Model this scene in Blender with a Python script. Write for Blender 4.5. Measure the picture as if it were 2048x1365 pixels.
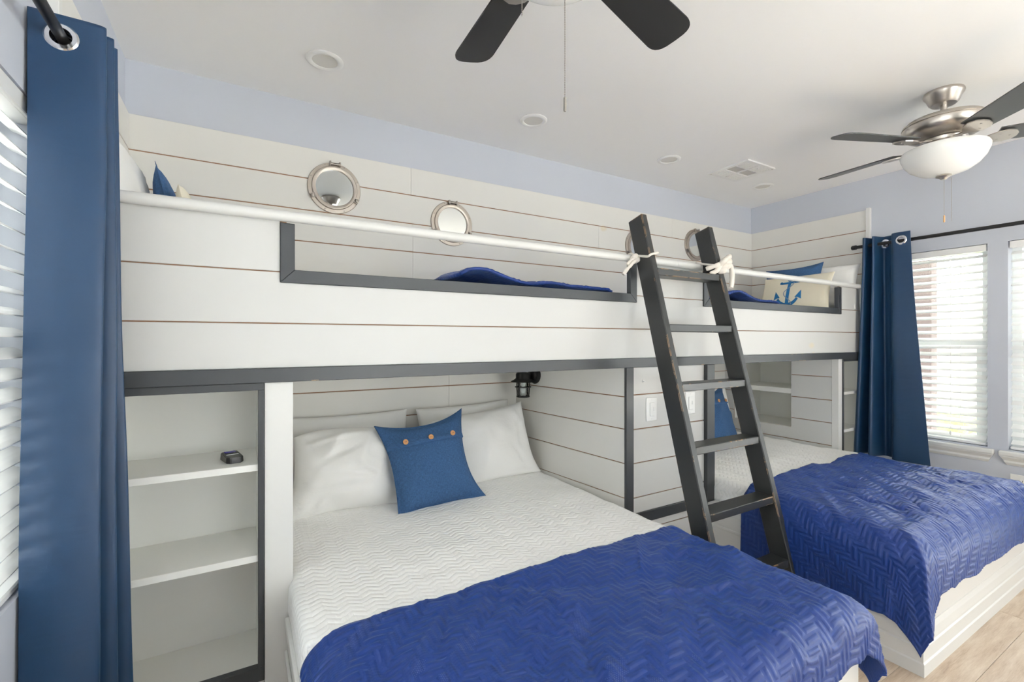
import bpy, bmesh, math, random
import numpy as np
from mathutils import Matrix, Vector, Euler
random.seed(7)
for o in list(bpy.data.objects): bpy.data.objects.remove(o)
scene = bpy.context.scene
col = scene.collection
PI = math.pi
# ------------------------------------------------------------------ camera
cd = bpy.data.cameras.new('camera'); cam = bpy.data.objects.new('camera', cd); col.objects.link(cam)
cd.sensor_width = 36.0; cd.lens = 36.0*921.9/2048; cd.clip_start = 0.02
cd.shift_y = (681.0-682.5)/2048
cam.location = (0, 0, 1.30); cam.rotation_euler = (PI/2, 0, -math.radians(30.37))
scene.camera = cam
# ------------------------------------------------------------------ world and light
w = bpy.data.worlds.new('overcast_sky'); scene.world = w; w.use_nodes = True
bg = w.node_tree.nodes['Background']; bg.inputs[0].default_value = (0.97, 0.985, 1.0, 1); bg.inputs[1].default_value = 6.4
sd = bpy.data.lights.new('added_sun', 'SUN'); sd.energy = 100.0; sd.angle = math.radians(2.0); sd.color = (1.0, .988, .978)  # direct sunlight added to the overcast sky, bounced up to the ceiling
so_ = bpy.data.objects.new('added_sun', sd); col.objects.link(so_); so_.location = (14, 3, 12); so_.rotation_euler = (0, math.radians(45), math.radians(6))
def portal(name, loc, rot, sx, sy):
    l = bpy.data.lights.new(name, 'AREA'); l.shape = 'RECTANGLE'; l.size = sx; l.size_y = sy
    l.cycles.is_portal = True
    o = bpy.data.objects.new(name, l); col.objects.link(o); o.location = loc; o.rotation_euler = rot
portal('window_portal', (4.40, 1.336, 1.27), (0, PI/2, 0), 1.35, 0.62)
portal('window_portal', (4.40, 0.634, 1.27), (0, PI/2, 0), 1.35, 0.62)
portal('window_portal', (-0.63, 1.1275, 1.30), (0, -PI/2, 0), 1.2, 1.09)
portal('window_portal', (4.40, -1.465, 1.155), (0, PI/2, 0), 2.25, 2.97)
portal('window_portal', (1.9, -3.4, 1.2), (PI/2, 0, 0), 2.4, 1.9)
portal('window_portal', (-.63, -.525, 1.275), (0, -PI/2, 0), 1.35, 1.15)
vs = scene.view_settings
vs.view_transform = 'Standard'; vs.look = 'None'; vs.gamma = 1.0; vs.use_curve_mapping = False
vs.exposure = -0.34
scene.cycles.max_bounces = 20; scene.cycles.diffuse_bounces = 16; scene.cycles.transparent_max_bounces = 16
# ------------------------------------------------------------------ materials
MT = {}
class NT:
    def __init__(s, name):
        s.m = bpy.data.materials.new(name); s.m.use_nodes = True; s.t = s.m.node_tree
        s.b = s.t.nodes['Principled BSDF']; s.out = s.t.nodes['Material Output']
    def n(s, typ, **kw):
        nd = s.t.nodes.new(typ)
        for k, v in kw.items():
            if k.startswith('i_'):
                key = k[2:]; key = int(key) if key.isdigit() else key
                nd.inputs[key].default_value = v
            else: setattr(nd, k, v)
        return nd
    def l(s, a, b): s.t.links.new(a, b)
    def math(s, op, a, b=None, c=None):
        nd = s.t.nodes.new('ShaderNodeMath'); nd.operation = op
        for i, v in enumerate((a, b, c)):
            if v is None: continue
            if isinstance(v, (int, float)): nd.inputs[i].default_value = v
            else: s.l(v, nd.inputs[i])
        return nd.outputs[0]
    def bump(s, h, strength=.3, dist=.002):
        bp = s.n('ShaderNodeBump', i_Strength=strength, i_Distance=dist); s.l(h, bp.inputs['Height']); s.l(bp.outputs[0], s.b.inputs['Normal']); return bp
    def noise(s, scale, detail=3, rough=.5, vec=None, mapscale=None):
        nz = s.n('ShaderNodeTexNoise'); nz.inputs['Scale'].default_value = scale; nz.inputs['Detail'].default_value = detail; nz.inputs['Roughness'].default_value = rough
        if vec is None:
            tc = s.n('ShaderNodeTexCoord'); vec = tc.outputs['Object']
        if mapscale:
            mp = s.n('ShaderNodeMapping'); mp.inputs['Scale'].default_value = mapscale; s.l(vec, mp.inputs[0]); vec = mp.outputs[0]
        s.l(vec, nz.inputs['Vector']); return nz.outputs['Fac']
    def ramp(s, fac, stops):
        r = s.n('ShaderNodeValToRGB'); e = r.color_ramp.elements
        while len(e) < len(stops): e.new(0.5)
        for el, (p, c) in zip(e, stops): el.position = p; el.color = (*c, 1) if len(c) == 3 else c
        s.l(fac, r.inputs[0]); return r.outputs[0]
def lin(r, g, b):
    f = lambda c: (c/255/12.92) if c/255 <= .04045 else ((c/255+.055)/1.055)**2.4
    return (f(r), f(g), f(b))
def plain(name, c, rough=.5, metal=0.0, nscale=0, nstr=.1, spec=.5, ndist=.001):
    k = NT(name); k.b.inputs['Base Color'].default_value = (*c, 1); k.b.inputs['Roughness'].default_value = rough; k.b.inputs['Metallic'].default_value = metal
    k.b.inputs['Specular IOR Level'].default_value = spec
    if nscale: k.bump(k.noise(nscale), nstr, ndist)
    MT[name] = k.m; return k
plain('ceiling_paint', (.90, .90, .90), .8, 0, 120, .12)
plain('wall_paint', lin(193, 197, 207), .7, 0, 140, .15)
plain('trim_white', (.72, .72, .705), .35, 0, 60, .04)
plain('shelf_white', (.82, .82, .79), .4, 0, 40, .04)
plain('vinyl_white', (.85, .87, .86), .35)
plain('plastic_white', (.84, .84, .83), .3)
plain('gap_brown', lin(150, 116, 92), .9)
plain('black_metal', (.012, .012, .013), .45, .3)
plain('black_rod', (.014, .014, .015), .4, .2)
plain('black_plastic', (.012, .012, .014), .35)
plain('screen_blue', (.03, .02, .25), .25)
plain('logo_blue', (.012, .012, .30), .4)
plain('logo_white', (.85, .85, .9), .4)
plain('nickel', (.52, .48, .44), .32, 1.0, 300, .03)
plain('nickel_dark', (.35, .32, .29), .4, 1.0)
plain('bronze_nickel', (.50, .45, .40), .42, 1.0, 90, .1)
plain('chrome', (.8, .8, .82), .12, 1.0)
plain('mirror_glass', (.86, .89, .88), .015, 1.0)
plain('white_glass', (.86, .86, .84), .25, spec=.6)
plain('cream_fabric', lin(226, 219, 200), .95, 0, 500, .3)
plain('anchor_ink', lin(20, 98, 150), .9)
plain('rope_ink', lin(120, 135, 160), .9)
plain('wood_button', lin(193, 140, 92), .55, 0, 200, .2)
plain('rope', lin(232, 226, 218), .95, 0, 400, .6, ndist=.002)
plain('beige_siding', lin(214, 204, 186), .9)
plain('roof_grey', lin(150, 158, 170), .9)
plain('post_brown', lin(66, 57, 54), .9, 0, 30, .4)
plain('house_trim', lin(230, 230, 228), .8)
plain('teal_paint', lin(130, 170, 170), .8)
plain('hole_shade', (.02, .02, .02), .9)  # flat black standing in for the shade inside small holes and slots
plain('brass', lin(190, 150, 110), .4, .8)
def glass_mat(name, tint, refl):
    k = NT(name); k.t.nodes.remove(k.b)
    tr = k.n('ShaderNodeBsdfTransparent'); tr.inputs[0].default_value = (*tint, 1)
    gl = k.n('ShaderNodeBsdfGlossy'); gl.inputs['Roughness'].default_value = .02
    fr = k.n('ShaderNodeFresnel'); fr.inputs[0].default_value = 1.45
    mx = k.n('ShaderNodeMixShader'); f2 = k.math('MULTIPLY', fr.outputs[0], refl)
    k.l(f2, mx.inputs[0]); k.l(tr.outputs[0], mx.inputs[1]); k.l(gl.outputs[0], mx.inputs[2]); k.l(mx.outputs[0], k.out.inputs[0]); MT[name] = k.m
glass_mat('pane_glass', (.96, .98, .97), .8)
glass_mat('lamp_glass', (.93, .95, .95), 1.6)
# painted shiplap with faint wood figure and a few yellowed knots
def shiplap(name, base, knot):
    k = NT(name)
    tc = k.n('ShaderNodeTexCoord')
    g = k.noise(6, 5, .6, tc.outputs['Object'], (1, 1, 14))
    vo = k.n('ShaderNodeTexVoronoi'); vo.inputs['Scale'].default_value = 1.0
    mp = k.n('ShaderNodeMapping'); mp.inputs['Scale'].default_value = (2.0, 2.0, 3.2); k.l(tc.outputs['Object'], mp.inputs[0])
    nz = k.n('ShaderNodeTexNoise'); nz.inputs['Scale'].default_value = 9.0; k.l(tc.outputs['Object'], nz.inputs['Vector'])
    ad = k.n('ShaderNodeVectorMath', operation='MULTIPLY_ADD'); k.l(nz.outputs['Color'], ad.inputs[0]); ad.inputs[1].default_value = (.12,)*3; k.l(mp.outputs[0], ad.inputs[2])
    k.l(ad.outputs[0], vo.inputs['Vector'])
    kn = k.ramp(vo.outputs['Distance'], [(0.0, (.25,)*3), (.035, (.55,)*3), (.065, (0.25,)*3), (.085, (0,)*3)])
    on = k.n('ShaderNodeSeparateColor'); k.l(vo.outputs['Color'], on.inputs[0])
    msk = k.math('MULTIPLY', kn, k.math('GREATER_THAN', on.outputs[0], .66))
    mix = k.n('ShaderNodeMix', data_type='RGBA'); mix.inputs[6].default_value = (*base, 1); mix.inputs[7].default_value = (*knot, 1); k.l(msk, mix.inputs[0])
    k.l(mix.outputs[2], k.b.inputs['Base Color']); k.b.inputs['Roughness'].default_value = .42
    k.bump(g, .10, .0015); MT[name] = k.m
shiplap('shiplap_white', (.725, .712, .68), lin(214, 196, 160))
shiplap('panel_white', (.625, .625, .615), lin(222, 206, 170))
# dark slate paint, rubbed through to raw wood on the arrises
def worn(name, base, edge, amount, radius=.005):
    k = NT(name)
    bv = k.n('ShaderNodeBevel'); bv.samples = 4; bv.inputs['Radius'].default_value = radius
    ge = k.n('ShaderNodeNewGeometry')
    dt = k.n('ShaderNodeVectorMath', operation='DOT_PRODUCT'); k.l(bv.outputs[0], dt.inputs[0]); k.l(ge.outputs['Normal'], dt.inputs[1])
    e = k.math('SUBTRACT', 1.0, dt.outputs['Value'])
    nz = k.noise(14, 4, .65, None, (1, 1, 1))
    n2 = k.noise(3.0, 2, .5)
    thr = k.math('MULTIPLY', k.math('GREATER_THAN', e, .05), k.math('GREATER_THAN', k.math('MULTIPLY', nz, n2), amount))
    mix = k.n('ShaderNodeMix', data_type='RGBA'); k.l(thr, mix.inputs[0]); mix.inputs[6].default_value = (*base, 1); mix.inputs[7].default_value = (*edge, 1)
    k.l(mix.outputs[2], k.b.inputs['Base Color']); k.b.inputs['Roughness'].default_value = .38
    k.bump(k.noise(25, 4, .6, None, (1, 1, .12)), .12, .001); MT[name] = k.m
worn('slate_paint', lin(57, 60, 64), lin(200, 170, 130), .40)
worn('ladder_paint', lin(42, 44, 45), lin(206, 166, 122), .30, .0035)
# fan blades: one charcoal laminate, underside shade and window sheen put in the colour
plain('blade_shaded', (.010, .010, .0105), .5, 0, 0)
plain('blade_lit', (.055, .058, .060), .33, 0, 0)
# floor planks
k = NT('floor_plank'); tc = k.n('ShaderNodeTexCoord'); oi = k.n('ShaderNodeObjectInfo')
off = k.n('ShaderNodeVectorMath', operation='MULTIPLY_ADD'); cmb = k.n('ShaderNodeCombineXYZ')
k.l(oi.outputs['Random'], cmb.inputs[0]); k.l(oi.outputs['Random'], cmb.inputs[1]); k.l(cmb.outputs[0], off.inputs[0]); off.inputs[1].default_value = (37, 53, 0); k.l(tc.outputs['Object'], off.inputs[2])
g = k.noise(3.5, 6, .62, off.outputs[0], (1.2, 9, 1)); g2 = k.noise(22, 4, .6, off.outputs[0], (1, 14, 1))
h = k.math('ADD', k.math('MULTIPLY', g, .75), k.math('MULTIPLY', g2, .25))
c = k.ramp(h, [(.25, lin(150, 126, 106)), (.45, lin(190, 170, 150)), (.62, lin(208, 192, 174)), (.8, lin(220, 206, 190))])
k.l(c, k.b.inputs['Base Color']); k.b.inputs['Roughness'].default_value = .42; k.bump(h, .12, .001); MT['floor_plank'] = k.m
# fabrics
def weave(name, c1, c2, scale, rough=.9, bstr=.5, sheen=.0):
    k = NT(name); tc = k.n('ShaderNodeTexCoord')
    a = k.noise(scale, 2, .5, tc.outputs['UV'], (1, .18, 1)); b = k.noise(scale, 2, .5, tc.outputs['UV'], (.18, 1, 1))
    h = k.math('ADD', k.math('MULTIPLY', a, .5), k.math('MULTIPLY', b, .5))
    c = k.ramp(h, [(.35, c1), (.65, c2)]); k.l(c, k.b.inputs['Base Color']); k.b.inputs['Roughness'].default_value = rough
    k.b.inputs['Sheen Weight'].default_value = sheen; k.bump(h, bstr, .001); MT[name] = k.m
weave('denim', lin(34, 66, 104), lin(56, 94, 138), 420, bstr=.35)
k = NT('curtain_navy'); tc = k.n('ShaderNodeTexCoord')
k.b.inputs['Base Color'].default_value = (*lin(11, 49, 82), 1); k.b.inputs['Roughness'].default_value = .46; k.b.inputs['Sheen Weight'].default_value = .15; k.b.inputs['Sheen Tint'].default_value = (.5, .75, 1, 1); k.b.inputs['Sheen Roughness'].default_value = .4
h = k.math('ADD', k.noise(5, 3, .5, tc.outputs['Object'], (1, 1, 3.0)), k.math('MULTIPLY', k.noise(900, 1, .5, tc.outputs['UV']), .04)); k.bump(h, .25, .012); MT['curtain_navy'] = k.m
k = NT('cotton_white'); k.b.inputs['Base Color'].default_value = (.86, .855, .84, 1); k.b.inputs['Roughness'].default_value = .9
h = k.noise(7, 5, .55, None, (1, 1, 1.6)); k.bump(h, .35, .02); MT['cotton_white'] = k.m
# white quilt: fine zigzag channels
k = NT('quilt_white'); tc = k.n('ShaderNodeTexCoord'); sp = k.n('ShaderNodeSeparateXYZ'); k.l(tc.outputs['UV'], sp.inputs[0])
zz = k.math('PINGPONG', sp.outputs[0], .035)
ph = k.math('MULTIPLY', k.math('ADD', sp.outputs[1], k.math('MULTIPLY', zz, .6)), 2*PI/.026)
sn = k.math('POWER', k.math('ABSOLUTE', k.math('SINE', k.math('MULTIPLY', ph, .5))), .6)
hh = k.math('ADD', k.math('MULTIPLY', sn, .55), k.math('ADD', k.math('MULTIPLY', k.noise(5, 5, .6, tc.outputs['UV'], (1, 1, 1)), 2.2), k.math('MULTIPLY', k.noise(9, 3, .6, tc.outputs['UV'], (3, .4, 1)), 1.2)))
k.b.inputs['Base Color'].default_value = (.92, .92, .91, 1); k.b.inputs['Roughness'].default_value = .85; k.bump(hh, .6, .008); MT['quilt_white'] = k.m
# blue quilt: herringbone of raised bars (also modelled in the cloth), ribbed channels, pin-dot stitching
HW, HN = .022, 3
k = NT('quilt_blue'); tc = k.n('ShaderNodeTexCoord'); sp = k.n('ShaderNodeSeparateXYZ'); k.l(tc.outputs['UV'], sp.inputs[0])
p_ = k.math('DIVIDE', sp.outputs[0], HW); q_ = k.math('DIVIDE', sp.outputs[1], HW)
pi_ = k.math('FLOOR', p_); qi_ = k.math('FLOOR', q_); pf = k.math('SUBTRACT', p_, pi_); qf = k.math('SUBTRACT', q_, qi_)
d_ = k.math('FLOORED_MODULO', k.math('ADD', k.math('SUBTRACT', pi_, qi_), .01), 2.0*HN); d_ = k.math('FLOOR', d_)
hor = k.math('LESS_THAN', d_, HN-.5); ver = k.math('SUBTRACT', 1.0, hor)
al = k.math('ADD', k.math('MULTIPLY', hor, k.math('ADD', d_, pf)), k.math('MULTIPLY', ver, k.math('ADD', k.math('SUBTRACT', 2*HN-1.0, d_), qf)))
ac_ = k.math('ADD', k.math('MULTIPLY', hor, qf), k.math('MULTIPLY', ver, pf))
e_ = k.math('MINIMUM', k.math('MINIMUM', ac_, k.math('SUBTRACT', 1.0, ac_)), k.math('MINIMUM', al, k.math('SUBTRACT', float(HN), al)))
bar = k.math('POWER', k.math('MAXIMUM', k.math('MINIMUM', k.math('MULTIPLY', k.math('SUBTRACT', e_, .16), 4.5), 1.0), 0.0), .7)
rib = k.math('MULTIPLY', k.math('SINE', k.math('MULTIPLY', al, 2*PI*2.5)), k.math('MULTIPLY', ver, .10))
sx = k.math('SINE', k.math('MULTIPLY', sp.outputs[0], 2*PI/.006)); sy = k.math('SINE', k.math('MULTIPLY', sp.outputs[1], 2*PI/.006))
dots = k.math('GREATER_THAN', k.math('MULTIPLY', sx, sy), .80)
zone = k.math('MULTIPLY', k.math('GREATER_THAN', k.noise(7, 2, .5, tc.outputs['UV']), .60), ver)
hh = k.math('ADD', k.math('ADD', bar, rib), k.math('ADD', k.math('MULTIPLY', k.noise(45, 3, .6, tc.outputs['UV'], (1, .3, 1)), .5), k.math('MULTIPLY', k.noise(11, 4, .6, tc.outputs['UV'], (1, .5, 1)), 1.5)))
mix = k.n('ShaderNodeMix', data_type='RGBA'); k.l(k.math('MULTIPLY', k.math('MULTIPLY', dots, zone), .35), mix.inputs[0]); mix.inputs[6].default_value = (*lin(7, 46, 116), 1); mix.inputs[7].default_value = (*lin(170, 185, 215), 1)
k.l(mix.outputs[2], k.b.inputs['Base Color']); k.b.inputs['Roughness'].default_value = .45; k.b.inputs['Sheen Weight'].default_value = .08; k.b.inputs['Sheen Tint'].default_value = (.35, .6, 1, 1)
k.b.inputs['Specular IOR Level'].default_value = .45; k.bump(hh, .42, .0028); MT['quilt_blue'] = k.m
# foliage; yard ground coloured pale to bounce light upward
def foliage(name, a, b, sc):
    k = NT(name); c = k.ramp(k.noise(sc, 4, .65), [(.35, a), (.65, b)]); k.l(c, k.b.inputs['Base Color']); k.b.inputs['Roughness'].default_value = .9; MT[name] = k.m
foliage('leaf_green', lin(120, 150, 80), lin(190, 200, 120), 6)
foliage('bounce_ground', lin(224, 222, 219), lin(232, 231, 228), 1.2)
plain('vent_screen', lin(196, 194, 190), .8)
plain('can_inner', lin(219, 217, 212), .5)
# ------------------------------------------------------------------ helpers
WL = {}
def mesh(name, V, F, mat, parent=None, smooth=False, uv=None):
    me = bpy.data.meshes.new(name); me.from_pydata([tuple(v) for v in V], [], [tuple(f) for f in F])
    if smooth: me.polygons.foreach_set('use_smooth', [True]*len(me.polygons))
    me.materials.append(MT[mat]); me.update()
    if uv is not None:
        ul = me.uv_layers.new(name='UVMap'); idx = np.empty(len(me.loops), dtype=np.int32); me.loops.foreach_get('vertex_index', idx)
        ul.data.foreach_set('uv', np.asarray(uv, dtype=np.float32)[idx].ravel())
    return link(name, me, parent)
def link(name, me, parent=None):
    o = bpy.data.objects.new(name, me); col.objects.link(o)
    if parent is not None:
        o.parent = parent
        if parent in WL: o.matrix_parent_inverse = WL[parent].inverted()
    return o
def tag(o, label, cat, group=None):
    o['label'] = label; o['category'] = cat
    if group: o['group'] = group
    return o
def struct(o): o['kind'] = 'structure'; return o
def thing(name, label, cat, loc, group=None):
    o = bpy.data.objects.new(name, None); col.objects.link(o); o.location = loc; o.empty_display_size = .05
    WL[o] = Matrix.Translation(Vector(loc)); return tag(o, label, cat, group)
def bmobj(name, bm, mat, parent=None, smooth=False):
    me = bpy.data.meshes.new(name); bm.normal_update(); bm.to_mesh(me); bm.free(); me.materials.append(MT[mat])
    if smooth: me.polygons.foreach_set('use_smooth', [True]*len(me.polygons))
    return link(name, me, parent)
def cuboid(bm, x0, x1, y0, y1, z0, z1, M=None):
    vs_ = [bm.verts.new(Vector(p) if M is None else M @ Vector(p)) for p in ((x0,y0,z0),(x1,y0,z0),(x1,y1,z0),(x0,y1,z0),(x0,y0,z1),(x1,y0,z1),(x1,y1,z1),(x0,y1,z1))]
    for f in ((0,3,2,1),(4,5,6,7),(0,1,5,4),(1,2,6,5),(2,3,7,6),(3,0,4,7)): bm.faces.new([vs_[i] for i in f])
    return vs_
def box(name, x0, x1, y0, y1, z0, z1, mat, parent=None, bev=0.0, seg=1, M=None):
    bm = bmesh.new(); cuboid(bm, x0, x1, y0, y1, z0, z1, M)
    if bev: bmesh.ops.bevel(bm, geom=list(bm.edges), offset=bev, segments=seg, affect='EDGES', profile=.5)
    return bmobj(name, bm, mat, parent)
def prism(name, poly, axis, a0, a1, mat, parent=None, bev=0.0):
    """poly: 2D outline; axis 'y': (x,z) extruded along y; 'x': (y,z); 'z': (x,y)"""
    bm = bmesh.new()
    def P(p, a): return {'y': (p[0], a, p[1]), 'x': (a, p[0], p[1]), 'z': (p[0], p[1], a)}[axis]
    A = [bm.verts.new(P(p, a0)) for p in poly]; B = [bm.verts.new(P(p, a1)) for p in poly]; n = len(poly)
    bm.faces.new(A); bm.faces.new(B[::-1])
    for i in range(n): bm.faces.new((A[i], B[i], B[(i+1) % n], A[(i+1) % n]))
    bmesh.ops.recalc_face_normals(bm, faces=bm.faces)
    if bev: bmesh.ops.bevel(bm, geom=list(bm.edges), offset=bev, segments=1, affect='EDGES')
    return bmobj(name, bm, mat, parent)
def lathe(name, prof, mat, parent=None, M=None, n=32, smooth=True, ring=False):
    V = []; F = []
    if ring and prof[0] != prof[-1]: prof = list(prof)+[prof[0]]
    for r, z in prof:
        for i in range(n):
            a = 2*PI*i/n; p = Vector((r*math.cos(a), r*math.sin(a), z)); V.append(M @ p if M is not None else p)
    for j in range(len(prof)-1):
        for i in range(n):
            a, b = j*n+i, j*n+(i+1) % n; F.append((a, b, b+n, a+n))
    if not ring and prof[0][0] > 1e-6: F.append(tuple(range(n-1, -1, -1)))
    if not ring and prof[-1][0] > 1e-6: F.append(tuple(range((len(prof)-1)*n, len(prof)*n)))
    o = mesh(name, V, F, mat, parent, smooth)
    bm = bmesh.new(); bm.from_mesh(o.data); bmesh.ops.remove_doubles(bm, verts=bm.verts, dist=1e-6); bmesh.ops.recalc_face_normals(bm, faces=bm.faces); bm.to_mesh(o.data); bm.free()
    if smooth: sharp(o.data)
    return o
def sharp(me, ang=math.radians(38)):
    try: me.set_sharp_from_angle(angle=ang)
    except Exception: pass
def tube(name, pts, r, mat, parent=None, n=10, closed=False):
    """round tube; r is a number or one per point"""
    P = [Vector(p) for p in pts]; R = [r]*len(P) if isinstance(r, (int, float)) else list(r)
    V = []; F = []; m = len(P); up = None
    for i in range(m):
        a = P[(i-1) % m] if (closed or i > 0) else P[i]; b = P[(i+1) % m] if (closed or i < m-1) else P[i]
        t = (b-a).normalized()
        if up is None:
            up = Vector((0, 0, 1)) if abs(t.z) < .9 else Vector((1, 0, 0))
        up = (up - t*up.dot(t)).normalized(); sd = t.cross(up)
        for j in range(n):
            an = 2*PI*j/n; V.append(P[i] + (up*math.cos(an) + sd*math.sin(an))*R[i])
    rings = m if closed else m-1
    for i in range(rings):
        for j in range(n):
            a = i*n+j; b = i*n+(j+1) % n; c2 = ((i+1) % m)*n+(j+1) % n; d = ((i+1) % m)*n+j; F.append((a, d, c2, b))
    if not closed: F.append(tuple(range(n))); F.append(tuple(range((m-1)*n, m*n))[::-1])
    o = mesh(name, V, F, mat, parent, True); sharp(o.data, math.radians(60)); return o
def arc(c, r, a0, a1, n, plane='xz'):
    out = []
    for i in range(n+1):
        a = a0+(a1-a0)*i/n; u, v = r*math.cos(a), r*math.sin(a)
        out.append({'xz': (c[0]+u, c[1], c[2]+v), 'xy': (c[0]+u, c[1]+v, c[2]), 'yz': (c[0], c[1]+u, c[2]+v)}[plane])
    return out
def vnoise(x, y, seed, sc):
    """cheap smooth value noise on numpy arrays"""
    rs = np.random.RandomState(seed); g = rs.rand(64, 64)
    X = np.asarray(x)*sc; Y = np.asarray(y)*sc; xi = np.floor(X).astype(int); yi = np.floor(Y).astype(int); fx = X-xi; fy = Y-yi
    fx = fx*fx*(3-2*fx); fy = fy*fy*(3-2*fy)
    G = lambda a, b: g[a % 64, b % 64]
    return (G(xi, yi)*(1-fx)+G(xi+1, yi)*fx)*(1-fy)+(G(xi, yi+1)*(1-fx)+G(xi+1, yi+1)*fx)*fy - .5
def creases(x, y, n, seed, amp, wid, ln, bx):
    """random soft fold ridges over the rectangle bx = (x0,x1,y0,y1)"""
    rs_ = np.random.RandomState(seed); out_ = np.zeros_like(x)
    for _ in range(n):
        px, py = rs_.uniform(bx[0], bx[1]), rs_.uniform(bx[2], bx[3]); a = rs_.uniform(0, PI); c_, s_ = math.cos(a), math.sin(a)
        al_ = (x-px)*c_+(y-py)*s_; dd = -(x-px)*s_+(y-py)*c_+.12*al_*al_*rs_.uniform(-3, 3)
        w_ = wid*rs_.uniform(.6, 1.6); out_ += amp*rs_.uniform(.4, 1)*rs_.choice([-1, 1])*np.exp(-(dd/w_)**2)*np.exp(-(al_/(ln*rs_.uniform(.5, 1.4)))**2)
    return out_
# ------------------------------------------------------------------ room dimensions (metres)
XL, XR, YB, YR, CZ = -0.452, 4.22, 2.66, -3.20, 2.566
YF = 1.717           # front face of the built-in bunks
# ------------------------------------------------------------------ floor
fl = struct(box('floor', XL-.15, XR+.15, YR-.15, YB+.15, -.08, -.006, 'gap_brown'))
pw, pl = .182, 1.22
row = 0; y = YR
while y < YB-.01:
    x = XL - (row*0.41 % pl)
    while x < XR:
        a, b = max(x, XL), min(x+pl, XR)
        if b-a > .03: box('plank', a+.0006, b-.0006, y+.0006, min(y+pw, YB)-.0006, -.006, 0, 'floor_plank', fl, .0012)
        x += pl
    y += pw; row += 1
# ------------------------------------------------------------------ ceiling and walls
struct(box('ceiling', XL-.15, XR+.15, YR-.15, YB+.15, CZ, CZ+.1, 'ceiling_paint'))
def holed_wall(name, axis, a0, a1, u0, u1, z0, z1, holes, mat):
    """wall slab between a0..a1 on its thin axis, spanning u0..u1, with rectangular holes (u0,u1,z0,z1)"""
    bm = bmesh.new(); us = sorted({u0, u1, *[h[0] for h in holes], *[h[1] for h in holes]}); zs = sorted({z0, z1, *[h[2] for h in holes], *[h[3] for h in holes]})
    for i in range(len(us)-1):
        for j in range(len(zs)-1):
            uc, zc = (us[i]+us[i+1])/2, (zs[j]+zs[j+1])/2
            if any(h[0] < uc < h[1] and h[2] < zc < h[3] for h in holes): continue
            if axis == 'x': cuboid(bm, a0, a1, us[i], us[i+1], zs[j], zs[j+1])
            else: cuboid(bm, us[i], us[i+1], a0, a1, zs[j], zs[j+1])
    bmesh.ops.remove_doubles(bm, verts=bm.verts, dist=1e-5)
    # drop the inner faces shared by two cells
    seen = {}
    for f in bm.faces: seen.setdefault(tuple(round(c, 4) for c in f.calc_center_median()), []).append(f)
    dead = [f for fs in seen.values() if len(fs) > 1 for f in fs]
    bmesh.ops.delete(bm, geom=dead, context='FACES_ONLY')
    return struct(bmobj(name, bm, mat))
W1 = (1.032, 1.640, .600, 1.935); W2 = (.330, .938, .600, 1.935); W3 = (.58, 1.675, .70, 1.90); W6 = (.7, 3.1, .25, 2.15); W4 = (-2.95, .02, .03, 2.28); W5 = (-1.1, .05, .60, 1.95)  # last three openings lie out of view, added to let in light
wb = struct(box('wall_back', XL-.15, XR+.15, YB, YB+.12, 0, CZ, 'wall_paint'))
wr = holed_wall('wall_right', 'x', XR, XR+.14, YR-.15, YB, 0, CZ, [W1, W2, W4], 'wall_paint')
wl = holed_wall('wall_left', 'x', XL-.14, XL, YR-.15, YB, 0, CZ, [W3, W5], 'wall_paint')
wf = holed_wall('wall_front', 'y', YR-.14, YR, XL, XR, 0, CZ, [W6], 'wall_paint')
# shiplap on the three walls of the bunk alcove
BT = .016; ZT = 2.316
rows = [ZT, 2.153, 1.985, 1.819, 1.653, 1.487, 1.32, 1.185, 1.018, .856, .690, .523, .356, .19, .0]
G = .0056
box('backing', XL, XR, YB-.0115, YB, 0, ZT, 'gap_brown', wb)
joints = {0: [.86, 3.1], 1: [2.3], 2: [.871, 3.0], 3: [.871, 3.35], 4: [1.9], 5: [.6, 3.0]}
for i in range(len(rows)-1):
    xs = [XL+.003] + joints.get(i, [1.1, 2.9]) + [XR-.003]
    for a, b in zip(xs[:-1], xs[1:]):
        box('plank', a+.0004, b-.0004, YB-BT, YB-.0117, rows[i+1]+G, rows[i], 'shiplap_white', wb, .0012)
box('backing', XR-.0115, XR, YF-.02, YB-BT, 1.2, ZT, 'gap_brown', wr); box('backing', XL, XL+.0115, YF-.02, YB-BT, 1.2, ZT, 'gap_brown', wl)
for i in range(6):
    box('plank', XR-BT, XR-.0117, YF-.012, YB-BT-.0005, rows[i+1]+G, rows[i], 'shiplap_white', wr, .0012)
    box('plank', XL+.0117, XL+BT, YF-.012, YB-BT-.0005, rows[i+1]+G, rows[i], 'shiplap_white', wl, .0012)
struct(box('trim_1', XR-.03, XR, YF-.040, YF-.013, 1.75, ZT+.012, 'trim_white', None, .002))
struct(box('trim_2', XL, XL+.03, YF-.040, YF-.013, 1.75, ZT+.012, 'trim_white', None, .002))
# baseboards
struct(prism('baseboard_right', [(XR, 0), (XR-.014, 0), (XR-.014, .10), (XR-.006, .13), (XR, .13)], 'y', YR, 1.6, 'trim_white'))
struct(prism('baseboard_left', [(XL, 0), (XL+.014, 0), (XL+.014, .10), (XL+.006, .13), (XL, .13)], 'y', YR, 1.6, 'trim_white'))
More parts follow.
